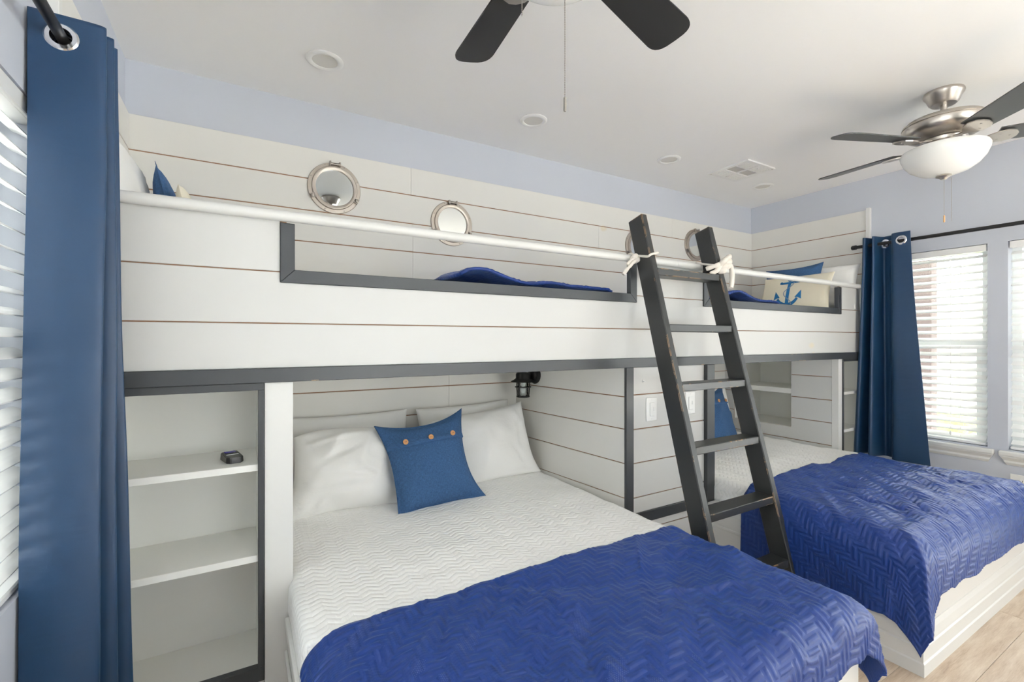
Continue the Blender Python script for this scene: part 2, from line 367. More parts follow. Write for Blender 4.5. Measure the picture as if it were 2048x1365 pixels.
# ------------------------------------------------------------------ windows
def make_window(num, axis_x, sgn, Y0, Y1, Z0, Z1, sill=True):
    """single-hung window in a side wall; sgn=+1: outside is +x"""
    w_ = box('window_%d' % num, *sorted((axis_x+sgn*.085, axis_x+sgn*.135)), Y0, Y0+.045, Z0, Z1, 'vinyl_white'); struct(w_)
    X0, X1 = sorted((axis_x+sgn*.085, axis_x+sgn*.135)); xm = (X0+X1)/2
    box('frame_stile', X0, X1, Y1-.045, Y1, Z0, Z1, 'vinyl_white', w_)
    box('frame_head', X0, X1, Y0+.045, Y1-.045, Z1-.045, Z1, 'vinyl_white', w_); box('frame_sill', X0, X1, Y0+.045, Y1-.045, Z0, Z0+.04, 'vinyl_white', w_)
    zm = Z0+(Z1-Z0)*.5
    box('meeting_rail', X0+.008, X1-.008, Y0+.045, Y1-.045, zm-.028, zm+.028, 'vinyl_white', w_, .003)
    xi = axis_x+sgn*.092
    for yy in (Y0+.045, Y1-.045-.032): box('sash_stile', *sorted((xi, xi+sgn*.022)), yy, yy+.032, Z0+.04, zm-.028, 'vinyl_white', w_, .003)
    box('glass_pane', xm-.002, xm+.002, Y0+.045, Y1-.045, zm+.028, Z1-.045, 'pane_glass', w_); box('glass_pane', xm-.002, xm+.002, Y0+.045, Y1-.045, Z0+.04, zm-.028, 'pane_glass', w_)
    if sill:
        s_ = -sgn
        box('stool', *sorted((axis_x+s_*.042, axis_x+s_*.0003)), Y0-.036, Y1+.036, Z0-.036, Z0-.008, 'trim_white', w_, .006, 2)
        # apron moulding with returned, tapering ends
        prof = [(.0, -.036), (.034, -.036), (.034, -.044), (.022, -.056), (.015, -.066), (.018, -.078), (.010, -.092), (0, -.096)]
        V = []; F = []
        for e, (ya, s2) in enumerate(((Y0-.036, 1), (Y1+.036, -1))):
            for d, z in prof: V.append((axis_x+s_*(d+.0003), ya+s2*(.003+.03*(-z-.036)/.06), Z0+z))
        n = len(prof)
        for i in range(n): F.append((i, (i+1) % n, n+(i+1) % n, n+i))
        F.append(tuple(range(n))[::-1]); F.append(tuple(range(n, 2*n)))
        mesh('apron', V, F, 'trim_white', w_)
    return w_
make_window(1, XR, 1, *W1); make_window(2, XR, 1, *W2); make_window(3, XL, -1, *W3, sill=False)
# glazed door and plain window added out of view to bring in daylight
w4 = struct(box('added_door_1', XR+.05, XR+.12, W4[0], W4[0]+.07, W4[2], W4[3], 'vinyl_white'))
for a in (W4[0]+.97, W4[0]+1.94, W4[1]-.07): box('frame_stile', XR+.05, XR+.12, a, a+.07, W4[2], W4[3], 'vinyl_white', w4)
box('frame_head', XR+.052, XR+.118, W4[0]+.07, W4[1]-.07, W4[3]-.07, W4[3], 'vinyl_white', w4); box('frame_sill', XR+.052, XR+.118, W4[0]+.07, W4[1]-.07, W4[2], W4[2]+.06, 'vinyl_white', w4)
box('glass_pane', XR+.083, XR+.087, W4[0]+.07, W4[1]-.07, W4[2]+.06, W4[3]-.07, 'pane_glass', w4)
make_window(4, XL, -1, *W5)  # added left window, out of view, for more daylight
w5 = struct(box('window_5', W6[0], W6[0]+.06, YR-.12, YR-.06, W6[2], W6[3], 'vinyl_white'))  # added window behind the camera, sends light into the alcoves
for a in ((W6[0]+W6[1])/2-.03, W6[1]-.06): box('frame_stile', a, a+.06, YR-.12, YR-.06, W6[2], W6[3], 'vinyl_white', w5)
box('frame_head', W6[0]+.06, W6[1]-.06, YR-.118, YR-.062, W6[3]-.06, W6[3], 'vinyl_white', w5); box('frame_sill', W6[0]+.06, W6[1]-.06, YR-.118, YR-.062, W6[2], W6[2]+.06, 'vinyl_white', w5)
box('glass_pane', W6[0]+.06, W6[1]-.06, YR-.092, YR-.088, W6[2]+.06, W6[3]-.06, 'pane_glass', w5)
# ------------------------------------------------------------------ blinds
def blinds(label, axis_x, sgn, Y0, Y1, Z0, Z1, tilt, group='white slatted window blinds', cords=(.22, .78)):
    t = thing('window_blind', label, 'blind', (axis_x+sgn*.03, (Y0+Y1)/2, Z0), group)
    xc = axis_x+sgn*.034; a, b = Y0+.006, Y1-.006
    box('headrail', *sorted((axis_x+sgn*.014, axis_x+sgn*.062)), a, b, Z1-.042, Z1-.002, 'plastic_white', t, .003)
    box('valance', *sorted((axis_x+sgn*.003, axis_x+sgn*.012)), a, b, Z1-.046, Z1-.003, 'plastic_white', t, .002)
    ztop, zbot = Z1-.075, Z0+.045; pitch = .0505; n = int((ztop-zbot)/pitch)+1
    # slat section, inner edge low
    me = None; bm = bmesh.new(); wd = .025; hh_ = .0014; N = 4; top = []; bot = []
    for i in range(N+1):
        s = -wd+2*wd*i/N; crown = .0022*(1-(s/wd)**2)
        xx = s*math.cos(tilt); zz_ = s*math.sin(tilt)
        top.append((sgn*xx, zz_+crown+hh_)); bot.append((sgn*xx, zz_+crown-hh_))
    ring = top+bot[::-1]; A = [bm.verts.new((p[0], a+.004, p[1])) for p in ring]; B = [bm.verts.new((p[0], b-.004, p[1])) for p in ring]; m = len(ring)
    bm.faces.new(A); bm.faces.new(B[::-1])
    for i in range(m): bm.faces.new((A[i], B[i], B[(i+1) % m], A[(i+1) % m]))
    bmesh.ops.recalc_face_normals(bm, faces=bm.faces); me = bpy.data.meshes.new('slat'); bm.to_mesh(me); bm.free(); me.materials.append(MT['plastic_white'])
    for i in range(n):
        o = link('slat', me, t); o.location = (xc, 0, ztop-i*pitch)
    box('bottom_rail', *sorted((xc-.024, xc+.024)), a+.002, b-.002, Z0+.004, Z0+.022, 'plastic_white', t, .004)
    for c_ in cords:
        yc = Y0+(Y1-Y0)*c_
        for s in (-1, 1): tube('ladder_cord', [(xc+s*.027, yc, Z1-.042), (xc+s*.027, yc, Z0+.02)], .0008, 'plastic_white', t, 5)
    yc = Y0+(Y1-Y0)*.30 if sgn > 0 else Y1-.10
    tube('pull_cord', [(axis_x+sgn*.001, yc, Z1-.05), (axis_x-sgn*.001, yc, Z0+.08)], .0012, 'plastic_white', t, 5)
    lathe('tassel', [(.001, 0), (.006, -.012), (.005, -.03), (0.0005, -.034)], 'plastic_white', t, Matrix.Translation((axis_x-sgn*.001, yc, Z0+.08)), 8)
    return t
TL = math.radians(27)
blinds('white slatted blind in the window next to the hanging navy curtain beside the bed', XR, 1, *W1, TL)
blinds('white slatted blind in the window past the notched sill, beyond the curtained one', XR, 1, *W2, TL)
blinds('white slatted blind behind the tall navy curtain by the bookshelf', XL, -1, *W3, TL)
# ------------------------------------------------------------------ built-in bunk frame
bunk = thing('built_in_bunk', 'white shiplap built-in bunk with slate grey trim spanning the wall', 'bunk bed', (1.9, 2.1, 0))
FB = 'panel_white'; y0, y1 = YF, YF+.0075
def fp(poly): return prism('plank', poly, 'y', y0, y1, FB, bunk, .0012)
xa, xb = XL+.001, XR-.001; g = .004
fp([(xa, 1.2085), (xb, 1.2085), (xb, 1.358), (xa, 1.354)])
O1 = (.110, 1.743); O2 = (2.268, 3.829); zo = 1.493
fp([(xa, 1.354+g), (xb, 1.358+g), (xb, 1.5265), (O2[1], 1.5265), (O2[1], zo), (O2[0], zo), (O2[0], 1.5265), (O1[1], 1.5265), (O1[1], zo), (O1[0], zo), (O1[0], 1.5265), (xa, 1.5265)])
for a, b in ((xa, O1[0]), (O1[1], O2[0]), (O2[1], xb)): fp([(a, 1.5265+g), (b, 1.5265+g), (b, 1.702), (a, 1.702)])
# inner lining of the guard panel (shows brown only in the joints)
prism('lining', [(xa, 1.2085), (xb, 1.2085), (xb, 1.699), (O2[1]-.02, 1.699), (O2[1]-.02, zo+.02), (O2[0]+.02, zo+.02), (O2[0]+.02, 1.699), (O1[1]-.02, 1.699), (O1[1]-.02, zo+.02), (O1[0]+.02, zo+.02), (O1[0]+.02, 1.699), (xa, 1.699)], 'y', y1+.0003, y1+.004, 'gap_brown', bunk)
prism('inner_panel', [(xa, 1.2085), (xb, 1.2085), (xb, 1.700), (O2[1]-.002, 1.700), (O2[1]-.002, zo+.002), (O2[0]+.002, zo+.002), (O2[0]+.002, 1.700), (O1[1]-.002, 1.700), (O1[1]-.002, zo+.002), (O1[0]+.002, zo+.002), (O1[0]+.002, 1.700), (xa, 1.700)], 'y', y1+.0043, y1+.026, 'shiplap_white', bunk)
def opening(o, tw=.044):
    a, b = o; z0_, z1_ = zo, 1.692; ya, yb = YF-.008, YF+.022
    prism('opening_trim', [(a, z0_), (a+tw, z0_+tw), (a+tw, z1_), (a, z1_)], 'y', ya, yb, 'slate_paint', bunk, .0015)
    prism('opening_trim', [(a, z0_), (b, z0_), (b-tw, z0_+tw), (a+tw, z0_+tw)], 'y', ya, yb, 'slate_paint', bunk, .0015)
    prism('opening_trim', [(b, z0_), (b, z1_), (b-tw, z1_), (b-tw, z0_+tw)], 'y', ya, yb, 'slate_paint', bunk, .0015)
opening(O1); opening(O2)
box('beam_trim', xa, xb, YF-.012, YF+.045, 1.161, 1.2085, 'slate_paint', bunk, .0015)
box('deck', xa, xb, YF+.046, YB-BT-.001, 1.166, 1.20, 'shelf_white', bunk)
tube('guard_rail', [(xa, 1.6985, 1.7115), (2.02, 1.6985, 1.7115)], .0178, 'trim_white', bunk, 20); tube('guard_rail', [(2.021, 1.6985, 1.7115), (xb, 1.6985, 1.7115)], .0178, 'trim_white', bunk, 20)
# centre column between the two lower beds
cs = [1.1605, 1.017, .840, .666, .489, .315, .150, 0.0]
box('lining', 1.70, 2.30, y1+.0003, y1+.005, 0, 1.16, 'gap_brown', bunk)
for i in range(len(cs)-1):
    a, b = cs[i+1]+(G if i < len(cs)-2 else 0), cs[i]
    if i == 4: fp([(1.718, .413), (2.277, .413), (2.277, b), (1.718, b)]); fp([(1.718, a), (2.277, a), (2.277, .358), (1.718, .358)]); continue
    fp([(1.718, a), (2.277, a), (2.277, b), (1.718, b)])
box('column_trim', 1.668, 1.718, YF-.010, y1, 0, 1.161, 'slate_paint', bunk, .0015); box('column_trim', 2.277, 2.344, YF-.022, y1, .358, 1.161, 'slate_paint', bunk, .0015)
box('column_trim', 1.718, 2.277, YF-.010, y1, .358, .413, 'slate_paint', bunk, .0015)
ns = [1.165, 1.010, .846, .672, .496, .32, .15, 0.0]
def skewbox(name, xn, yn, xf, yf, t_, z0_, z1_, mat, parent):
    V = [(xn, yn, z0_), (xn+t_, yn, z0_), (xf+t_, yf, z0_), (xf, yf, z0_), (xn, yn, z1_), (xn+t_, yn, z1_), (xf+t_, yf, z1_), (xf, yf, z1_)]
    return mesh(name, V, [(0, 3, 2, 1), (4, 5, 6, 7), (0, 1, 5, 4), (1, 2, 6, 5), (2, 3, 7, 6), (3, 0, 4, 7)], mat, parent)
yn, yf = y1+.0005, YB-BT-.001
skewbox('lining', 1.672+.0062, yn, 1.580+.0062, yf, .012, 0, 1.165, 'gap_brown', bunk)
for i in range(len(ns)-1): skewbox('plank', 1.672, yn, 1.580, yf, .006, ns[i+1]+G*(i < 6), ns[i], 'shiplap_white', bunk)
box('side_panel', 2.322, 2.342, y1+.0055, yf, 0, 1.165, 'shiplap_white', bunk)
# posts
box('post', .0645, .149, YF, YF+.04, 0, 1.1605, 'trim_white', bunk, .001); box('post', 3.800, 3.8505, YF, YF+.045, 0, 1.1605, 'trim_white', bunk, .001)
box('side_panel', .131, .149, YF+.041, yf, 0, 1.165, 'shiplap_white', bunk)
# right niche wall with the pass-through cubby opening
rs = [1.1655, 1.022, .848, .678, .508, .34, .17, 0]
YC0, YC1, ZC0 = 2.058, 2.56, .605
for i in range(len(rs)-1):
    a, b = rs[i+1]+(G if i < 6 else 0), rs[i]
    X0, X1 = 3.801, 3.808
    def rp(u0, u1, v0, v1): box('plank', X0, X1, u0, u1, v0, v1, FB, bunk, .001)
    if b <= ZC0: rp(YF+.046, yf, a, b)
    elif a >= ZC0: rp(YF+.046, YC0, a, b); rp(YC1, yf, a, b)
    else:
        prism('plank', [(YF+.046, a), (yf, a), (yf, b), (YC1, b), (YC1, ZC0), (YC0, ZC0), (YC0, b), (YF+.046, b)], 'x', X0, X1, FB, bunk, .001)
prism('lining', [(YF+.046, 0), (yf, 0), (yf, 1.165), (YC1, 1.165), (YC1, ZC0), (YC0, ZC0), (YC0, 1.165), (YF+.046, 1.165)], 'x', 3.8083, 3.812, 'gap_brown', bunk)
# ------------------------------------------------------------------ bookshelves at both ends
bs = thing('bookshelf', 'white built-in bookshelf with slate edging between navy curtain and white post', 'bookshelf', (-.2, 1.86, 0))
SB = 1.99
box('back_panel', XL+.001, .0635, SB, SB+.012, 0, 1.1605, 'shelf_white', bs); box('side_panel', .0465, .0635, YF+.02, SB-.0005, .0, 1.1605, 'shelf_white', bs)
box('side_panel', XL+.001, XL+.013, YF+.02, SB-.0005, 0, 1.1605, 'shelf_white', bs)
for z in (.894, .597): box('shelf', XL+.0135, .046, YF+.004, SB-.0005, z-.022, z, 'shelf_white', bs, .001)
box('shelf', XL+.0135, .046, YF+.02, SB-.0005, .190, .212, 'shelf_white', bs)
box('kick_board', XL+.001, .0635, YF+.002, YF+.018, 0, .1865, 'trim_white', bs)
box('edging', XL+.001, .0635, YF-.006, YF+.019, 1.137, 1.1605, 'slate_paint', bs, .001); box('edging', .0455, .0638, YF-.006, YF+.019, .2335, 1.1368, 'slate_paint', bs, .001); box('edging', XL+.001, .0635, YF-.006, YF+.019, .187, .2332, 'slate_paint', bs, .001)
bs2 = thing('bookshelf', 'narrow white end bookshelf with thin slate edging tucked behind the hanging navy curtain', 'bookshelf', (4.03, 1.86, 0))
box('back_panel', 3.8695, XR-.001, SB, SB+.012, 0, 1.1605, 'shelf_white', bs2); box('side_panel', 3.8515, 3.869, YF+.02, SB+.012, 0, 1.1605, 'shelf_white', bs2); box('side_panel', XR-.013, XR-.001, YF+.02, SB-.0005, 0, 1.1605, 'shelf_white', bs2)
for z in (.912, .630, .33): box('shelf', 3.8695, XR-.0135, YF+.004, SB-.0005, z-.022, z, 'shelf_white', bs2, .001)
box('edging', 3.8515, XR-.001, YF-.006, YF+.019, 1.142, 1.1605, 'slate_paint', bs2, .001); box('edging', 3.8515, 3.8675, YF-.006, YF+.019, .0, 1.1415, 'slate_paint', bs2, .001)
cb = thing('cubby', 'white open cubby with one shelf recessed in the end wall of the bed alcove', 'shelf', (4.0, 2.3, ZC0))
box('cubby_floor', 3.8205, XR-.001, YC0-.012, YC1+.012, ZC0-.018, ZC0, 'shelf_white', cb); box('cubby_back', XR-.013, XR-.0012, YC0, YC1, ZC0+.0003, 1.165, 'shelf_white', cb)
box('cubby_side', 3.8205, XR-.0135, YC0-.012, YC0, ZC0+.0003, 1.165, 'shelf_white', cb); box('cubby_side', 3.8205, XR-.0135, YC1, YC1+.012, ZC0+.0003, 1.165, 'shelf_white', cb)
box('shelf', 3.803, XR-.0135, YC0+.0005, YC1-.0005, .872, .912, 'shelf_white', cb, .001)

# ------------------------------------------------------------------ beds
def platform(label, x0, x1, yf_, yb_):
    t = thing('platform_bed', label, 'bed', ((x0+x1)/2, (yf_+yb_)/2, 0))
    box('platform', x0+.018, x1-.018, yf_+.018, yb_, 0, .345, 'trim_white', t, .002)
    box('top_board', x0+.010, x1-.010, yf_+.010, yb_, .3455, .385, 'trim_white', t, .003)
    # base moulding wrapped round left, foot and right sides with mitred corners
    prof = [(.0, .0), (.0, .048), (.004, .054), (.004, .104), (.008, .110), (.008, .118), (.011, .150), (.0165, .172), (.0178, .172), (.0178, .0)]
    V = []; F = []; n = len(prof)
    for d, z in prof: V += [(x0+d, yb_, z), (x0+d, yf_+d, z), (x1-d, yf_+d, z), (x1-d, yb_, z)]
    for i in range(n):
        j = (i+1) % n
        for s in range(3): F.append((i*4+s, i*4+s+1, j*4+s+1, j*4+s))
    F.append(tuple(i*4 for i in range(n))); F.append(tuple(i*4+3 for i in range(n))[::-1])
    o = mesh('base_moulding', V, F, 'trim_white', t)
    box('side_moulding', x0+.008, x0+.0178, yf_+.0178, yb_, .262, .278, 'trim_white', t, .003)
    return t
platform('white bed platform with stepped base moulding on the side of the bookshelf', .113, 1.64, .66, 1.690)
platform('white bed platform with stepped base moulding right beside the ladder', 2.262, 3.79, .727, 1.690)
def slabmesh(name, x0, x1, y0_, y1_, z0_, z1_, label, group):
    o = box(name, x0, x1, y0_, y1_, z0_, z1_, 'cotton_white', None, .03, 3); return tag(o, label, 'mattress', group)
slabmesh('mattress', .20, 1.54, .76, 2.62, .386, .462, 'white mattress under the quilts of the bed by the bookshelf', 'lower mattresses')
slabmesh('mattress', 2.41, 3.74, .84, 2.62, .386, .462, 'white mattress under the quilts of the bed behind the ladder', 'lower mattresses')
bedbase = []
for xa_, xb_, lb in ((.155, 1.57, 'white platform deck under the pillows of the bed by the bookshelf'), (2.36, 3.79, 'white platform deck under the pillows of the bed behind the ladder')):
    o = box('bed_deck', xa_, xb_, 1.692, 2.63, 0, .385, 'trim_white', None, .002); tag(o, lb, 'bed base')

def herring(a, b, wd=HW, n=HN):
    """height 0..1 of a herringbone of raised bars"""
    p, q = a/wd, b/wd
    i = np.floor(p).astype(int); j = np.floor(q).astype(int); fp_ = p-i; fq = q-j
    d = (i-j) % (2*n); hor = d < n
    al = np.where(hor, d+fp_, (2*n-1-d)+fq); ac = np.where(hor, fq, fp_)
    e = np.minimum(np.minimum(ac, 1-ac), np.minimum(al, n-al))
    return np.clip((e-.14)/.3, 0, 1)**.7
def drape(name, x0, x1, y0_, y1_, zt, R, hl, hr, hf, ystart, res, mat, hfun=None, amp=0, wr=.006, seed=1, zmin=.012, slant=0., flare=.10, thick=.006, sag=0.0, hlfun=None, foldk=16., foldamp=.25, tuck=None):
    """cloth laid over a mattress block x0..x1, foot at y0_, hanging hl / hr / hf over its edges"""
    na = int((x1-x0+hl+hr)/res)+1; nb = int((ystart-y0_+hf)/res)+1
    A, B = np.meshgrid(np.linspace(x0-hl, x1+hr, na), np.linspace(y0_-hf, ystart, nb), indexing='ij')
    U = A.copy(); Vv = B.copy()
    B = B + slant*(A-x0)*(B-y0_+hf)/(ystart-y0_+hf)
    exl = np.maximum(0, x0+R-A); exr = np.maximum(0, A-(x1-R)); ey = np.maximum(0, y0_+R-B)
    ex = exl+exr; sx = np.where(exl > 0, -1., 1.)
    e = np.hypot(ex, ey)+1e-9; nx = sx*ex/e; ny = -ey/e
    q = R*PI/2
    th = np.minimum(e/R, PI/2); over = np.maximum(0, e-q)
    corner = np.clip(4*ex*ey/(e*e), 0, 1)
    # run of the folds: along the edge, round the corner by angle
    run = np.where(ex > ey, B, A)*foldk + corner*3.0
    fold = np.sin(run*1.0+vnoise(A, B, seed+5, 3)*5)*.5 + np.sin(run*2.3+1.3)*.25
    hor = R*np.sin(th) + over*(flare+foldamp*.35*fold*np.clip(over/.15, 0, 1)*(1-.5*corner)+.04*corner)
    drop = R*(1-np.cos(th)) + over*np.sqrt(np.maximum(.3, 1-(flare+.2*corner)**2))
    sq = (1/np.maximum(np.maximum(np.abs(nx), np.abs(ny)), .5))**.97; hor = np.where(e > 1e-6, hor*sq, hor)
    X = np.clip(A, x0+R, x1-R)+nx*hor; Y = np.where(ey > 0, y0_+R, B)+ny*hor
    Z = zt-drop
    top = np.clip(1-e/(R*1.3), 0, 1)
    cx = (A-(x0+x1)/2)/((x1-x0)/2)
    Z = Z + top*(sag*(1-cx**2)) + wr*(vnoise(A, B, seed, 3.1)+.6*vnoise(A, B, seed+1, 7.3)+.35*vnoise(A, B, seed+2, 17)) + wr*.35*np.abs(vnoise(A+.3*B, B*.5, seed+3, 14)) + creases(A, B, 26, seed, wr*.30, .014, .16, (x0, x1, y0_, ystart))
    if hfun is not None:
        hgt = amp*hfun(U, Vv)
        nrmx = nx*np.sin(th); nrmy = ny*np.sin(th); nrmz = np.cos(th)
        X = X+nrmx*hgt; Y = Y+nrmy*hgt; Z = Z+nrmz*hgt
    if tuck is not None:
        f = np.clip((tuck-B)/.05, 0, 1); f = f*f*(3-2*f); Z = Z-.034*f; X = X-(X-(x0+x1)/2)*.055*f; Y = Y+np.where(B < y0_+.2, .04, 0)*f
    Z = np.maximum(Z, zmin)
    V = np.stack([X, Y, Z], -1).reshape(-1, 3)
    idx = np.arange(na*nb).reshape(na, nb); F = np.stack([idx[:-1, :-1], idx[1:, :-1], idx[1:, 1:], idx[:-1, 1:]], -1).reshape(-1, 4)
    me = bpy.data.meshes.new(name); me.vertices.add(len(V)); me.vertices.foreach_set('co', V.astype(np.float32).ravel())
    me.loops.add(F.size); me.polygons.add(len(F)); me.loops.foreach_set('vertex_index', F.ravel().astype(np.int32))
    me.polygons.foreach_set('loop_start', np.arange(0, F.size, 4, dtype=np.int32)); me.polygons.foreach_set('use_smooth', np.ones(len(F), dtype=bool))
    me.update(calc_edges=True); me.validate(); me.materials.append(MT[mat])
    ul = me.uv_layers.new(name='UVMap'); uv = np.stack([U, Vv], -1).reshape(-1, 2).astype(np.float32); ul.data.foreach_set('uv', uv[F.ravel()].ravel())
    o = link(name, me)
    if thick:
        so = o.modifiers.new('thickness', 'SOLIDIFY'); so.thickness = thick; so.offset = -1
    return o
q1 = drape('white_quilt', .135, 1.600, .70, 2.6, .500, .045, .10, .09, .10, 2.612, .016, 'quilt_white', wr=.012, seed=3, flare=.02, foldamp=.08, tuck=1.335)
tag(q1, 'white zigzag-stitched quilt with the denim cushion and two pairs of pillows on it', 'quilt')
q2 = drape('white_quilt', 2.340, 3.780, .78, 2.6, .500, .045, .10, .01, .08, 2.612, .016, 'quilt_white', wr=.018, seed=11, flare=.02, foldamp=.08, tuck=1.52)
tag(q2, 'white stitched quilt on the bed behind the ladder', 'quilt')
b1 = drape('blue_quilt', .126, 1.655, .640, 2.6, .516, .09, .03, .20, .11, 1.300, .0048, 'quilt_blue', herring, .0018, wr=.030, seed=21, slant=.035, flare=.06, foldamp=.35, foldk=14, sag=-.004)
tag(b1, 'royal blue herringbone quilt folded over the foot of the bed by the bookshelf', 'quilt')
b2 = drape('blue_quilt', 2.248, 3.800, .715, 2.6, .518, .13, .285, .0, .175, 1.475, .0052, 'quilt_blue', herring, .0018, wr=.032, seed=33, slant=.04, flare=.06, foldamp=.30, foldk=9, sag=.012)
tag(b2, 'royal blue herringbone quilt hanging off the bed beside the ladder', 'quilt')
# ------------------------------------------------------------------ pillows
def pillow_mesh(W, H, T, n=40, conc=.05, flange=0.0, seed=1, wr=.006, pw_=.38, sagz=0.0, ears=None, ncr=10):
    u = np.linspace(-1, 1, n); Ug, Vg = np.meshgrid(u, u, indexing='ij')
    x = W/2*Ug*(1-conc*(1-Vg**2)*np.abs(Ug)**2); y = H/2*Vg*(1-conc*(1-Ug**2)*np.abs(Vg)**2)
    fl_ = 1-flange
    bu = np.clip(1-(Ug/fl_)**2, 0, 1); bv = np.clip(1-(Vg/fl_)**2, 0, 1)
    h = T/2*(bu*bv)**pw_
    h = h*(1-.25*sagz*Vg)
    edge = np.clip(1-np.maximum(np.abs(Ug), np.abs(Vg)), 0, 1)
    wv = (wr*(vnoise(x, y, seed, 6)+.5*vnoise(x+.4*y, y, seed+1, 14))+creases(x, y, ncr, seed+40, wr*.5, .016, .11, (-W/2, W/2, -H/2, H/2)))*np.clip(edge*5, 0, 1)
    if ears:
        for (su, sv, dx, dy, dz_) in ears:
            wq = np.clip(Ug*su, 0, 1)**2.5*np.clip(Vg*sv, 0, 1)**2.5; x = x+dx*wq; y = y+dy*wq; h = h+dz_*wq
    zedge = .02*W*np.sin(Ug*2.1+seed)*np.sin(Vg*1.7+seed*.7)*(1-np.clip(edge*4, 0, 1))
    up = np.stack([x, y, h+wv+zedge], -1); dn = np.stack([x, y, -h*.9-.0015+wv*.5+zedge], -1)
    idx = np.arange(n*n).reshape(n, n); q = lambda I: np.stack([I[:-1, :-1], I[1:, :-1], I[1:, 1:], I[:-1, 1:]], -1).reshape(-1, 4)
    F = np.concatenate([q(idx), q(idx+n*n)[:, ::-1]])
    ring = list(idx[:, 0])+list(idx[-1, 1:])+list(idx[-2::-1, -1])+list(idx[0, -2:0:-1]); ring = [int(r) for r in ring]
    side = [(ring[i], ring[i]+n*n, ring[(i+1) % len(ring)]+n*n, ring[(i+1) % len(ring)]) for i in range(len(ring))]
    V = np.concatenate([up.reshape(-1, 3), dn.reshape(-1, 3)]); uv = np.concatenate([np.stack([x, y], -1).reshape(-1, 2)]*2)
    return V, [tuple(int(i) for i in f) for f in F]+side, uv, (Ug, Vg, up)
def frame(origin, xdir, ydir, roll=0):
    """local x -> xdir, local y (height) -> ydir, local z = face normal"""
    x = Vector(xdir).normalized(); y = Vector(ydir); y = (y-x*y.dot(x)).normalized(); z = x.cross(y)
    M_ = Matrix(((x.x, y.x, z.x, origin[0]), (x.y, y.y, z.y, origin[1]), (x.z, y.z, z.z, origin[2]), (0, 0, 0, 1)))
    return M_ @ Matrix.Rotation(roll, 4, 'Z')
def pillow(name, label, cat, W, H, T, M_, mat, parent=None, group=None, as_thing=False, **kw):
    V, F, uv, s = pillow_mesh(W, H, T, **kw); V = [M_ @ Vector(v) for v in V]
    if as_thing:
        zmin = min(v.z for v in V); t = thing(name, label, cat, (M_.translation.x, M_.translation.y, zmin), group)
        mesh('cover', V, F, mat, t, True, uv); return t, s
    o = mesh(name, V, F, mat, None, True, uv); tag(o, label, cat, group); return o, s
def lean(xc, yb, zb, yt, zt, tiltx=0.0, xdir=(1, 0, 0)):
    """centre and frame for a pillow leaning back from bottom (yb,zb) to top (yt,zt), face to -y"""
    return frame((xc, (yb+yt)/2, (zb+zt)/2), xdir, (0, yt-yb, zt-zb), tiltx)
pillow('bed_pillow', 'white pillow propped on the headboard wall by the post, behind a bulging one', 'pillow', .64, .42, .12, lean(.50, 2.53, .508, 2.592, .885), 'cotton_white', seed=2, wr=.03, pw_=.5)
pillow('bed_pillow', 'white pillow propped in the alcove corner under the lantern, behind another', 'pillow', .62, .42, .12, lean(1.19, 2.53, .508, 2.592, .895, .03), 'cotton_white', seed=5, wr=.03, pw_=.5)
pillow('bed_pillow', 'bulging creased white pillow between the white post and the denim cushion', 'pillow', .60, .43, .27, lean(.48, 2.29, .508, 2.39, .845, -.06), 'cotton_white', seed=8, wr=.045, pw_=.55, conc=.10, ncr=22, ears=[(-1, 1, .02, -.06, 0), (-1, -1, -.02, -.01, .02), (1, 1, -.04, -.05, 0), (1, -1, -.01, .01, 0)])
pillow('bed_pillow', 'smooth white pillow resting between the denim cushion and the shiplap side wall', 'pillow', .66, .43, .22, lean(1.21, 2.35, .508, 2.45, .86, .06), 'cotton_white', seed=13, wr=.03, pw_=.52, conc=.08, ncr=14, ears=[(1, -1, .02, .0, .01), (-1, 1, 0, -.04, 0), (1, 1, -.01, .01, 0)])
def denim_cushion(label, W, M_, seed, group=None):
    t, (Ug, Vg, up) = pillow('denim_cushion', label, 'cushion', W, W*1.02, .13, M_, 'denim', None, group, True, seed=seed, flange=.07, conc=.13, wr=.016, n=44, pw_=.45, ears=[(-1, 1, -.015, .012, .006), (1, 1, .012, .028, .01), (1, -1, .035, -.004, .012), (-1, -1, .012, .004, -.004)])
    def surf(x, y):
        i = int(np.argmin((up[..., 0]-x)**2+(up[..., 1]-y)**2)); return float(up.reshape(-1, 3)[i, 2])
    # flap seam
    n = 30; pts = [(W*(-.455+.91*i/n), W*.235) for i in range(n+1)]
    Vs = []; Fs = []
    for i, (x, y) in enumerate(pts):
        z = surf(x, y)
        Vs += [M_ @ Vector((x, y+.020, surf(x, y+.02)+.0055)), M_ @ Vector((x, y-.004, z+.0095)), M_ @ Vector((x, y-.007, z-.001))]
        if i: a = 3*(i-1); Fs += [(a, a+3, a+4, a+1), (a+1, a+4, a+5, a+2)]
    mesh('flap_hem', Vs, Fs, 'denim', t, True, [(p.x*.9+p.y, p.z) for p in Vs])
    for k_ in (-.27, .02, .29):
        x, y = W*k_, W*.275; bm_ = M_ @ Matrix.Translation((x, y, surf(x, y)+.0075))
        b = lathe('button', [(.0003, .006), (.006, .0055), (.0095, .0072), (.0125, .0065), (.0135, .004), (.012, .0005), (.0003, 0)], 'wood_button', t, bm_, 18)
        for sx_ in (-.0028, .0028): lathe('button_hole', [(.0003, .0068), (.0016, .0066), (.0016, .004)], 'hole_shade', b, bm_ @ Matrix.Translation((sx_, 0, 0)), 8)
    return t
denim_cushion('square denim cushion with three wooden buttons leaning on white bed pillows', .445, frame((.815, 2.195, .680), (1, 0, .0), (0, .155, .34), .075), 4)
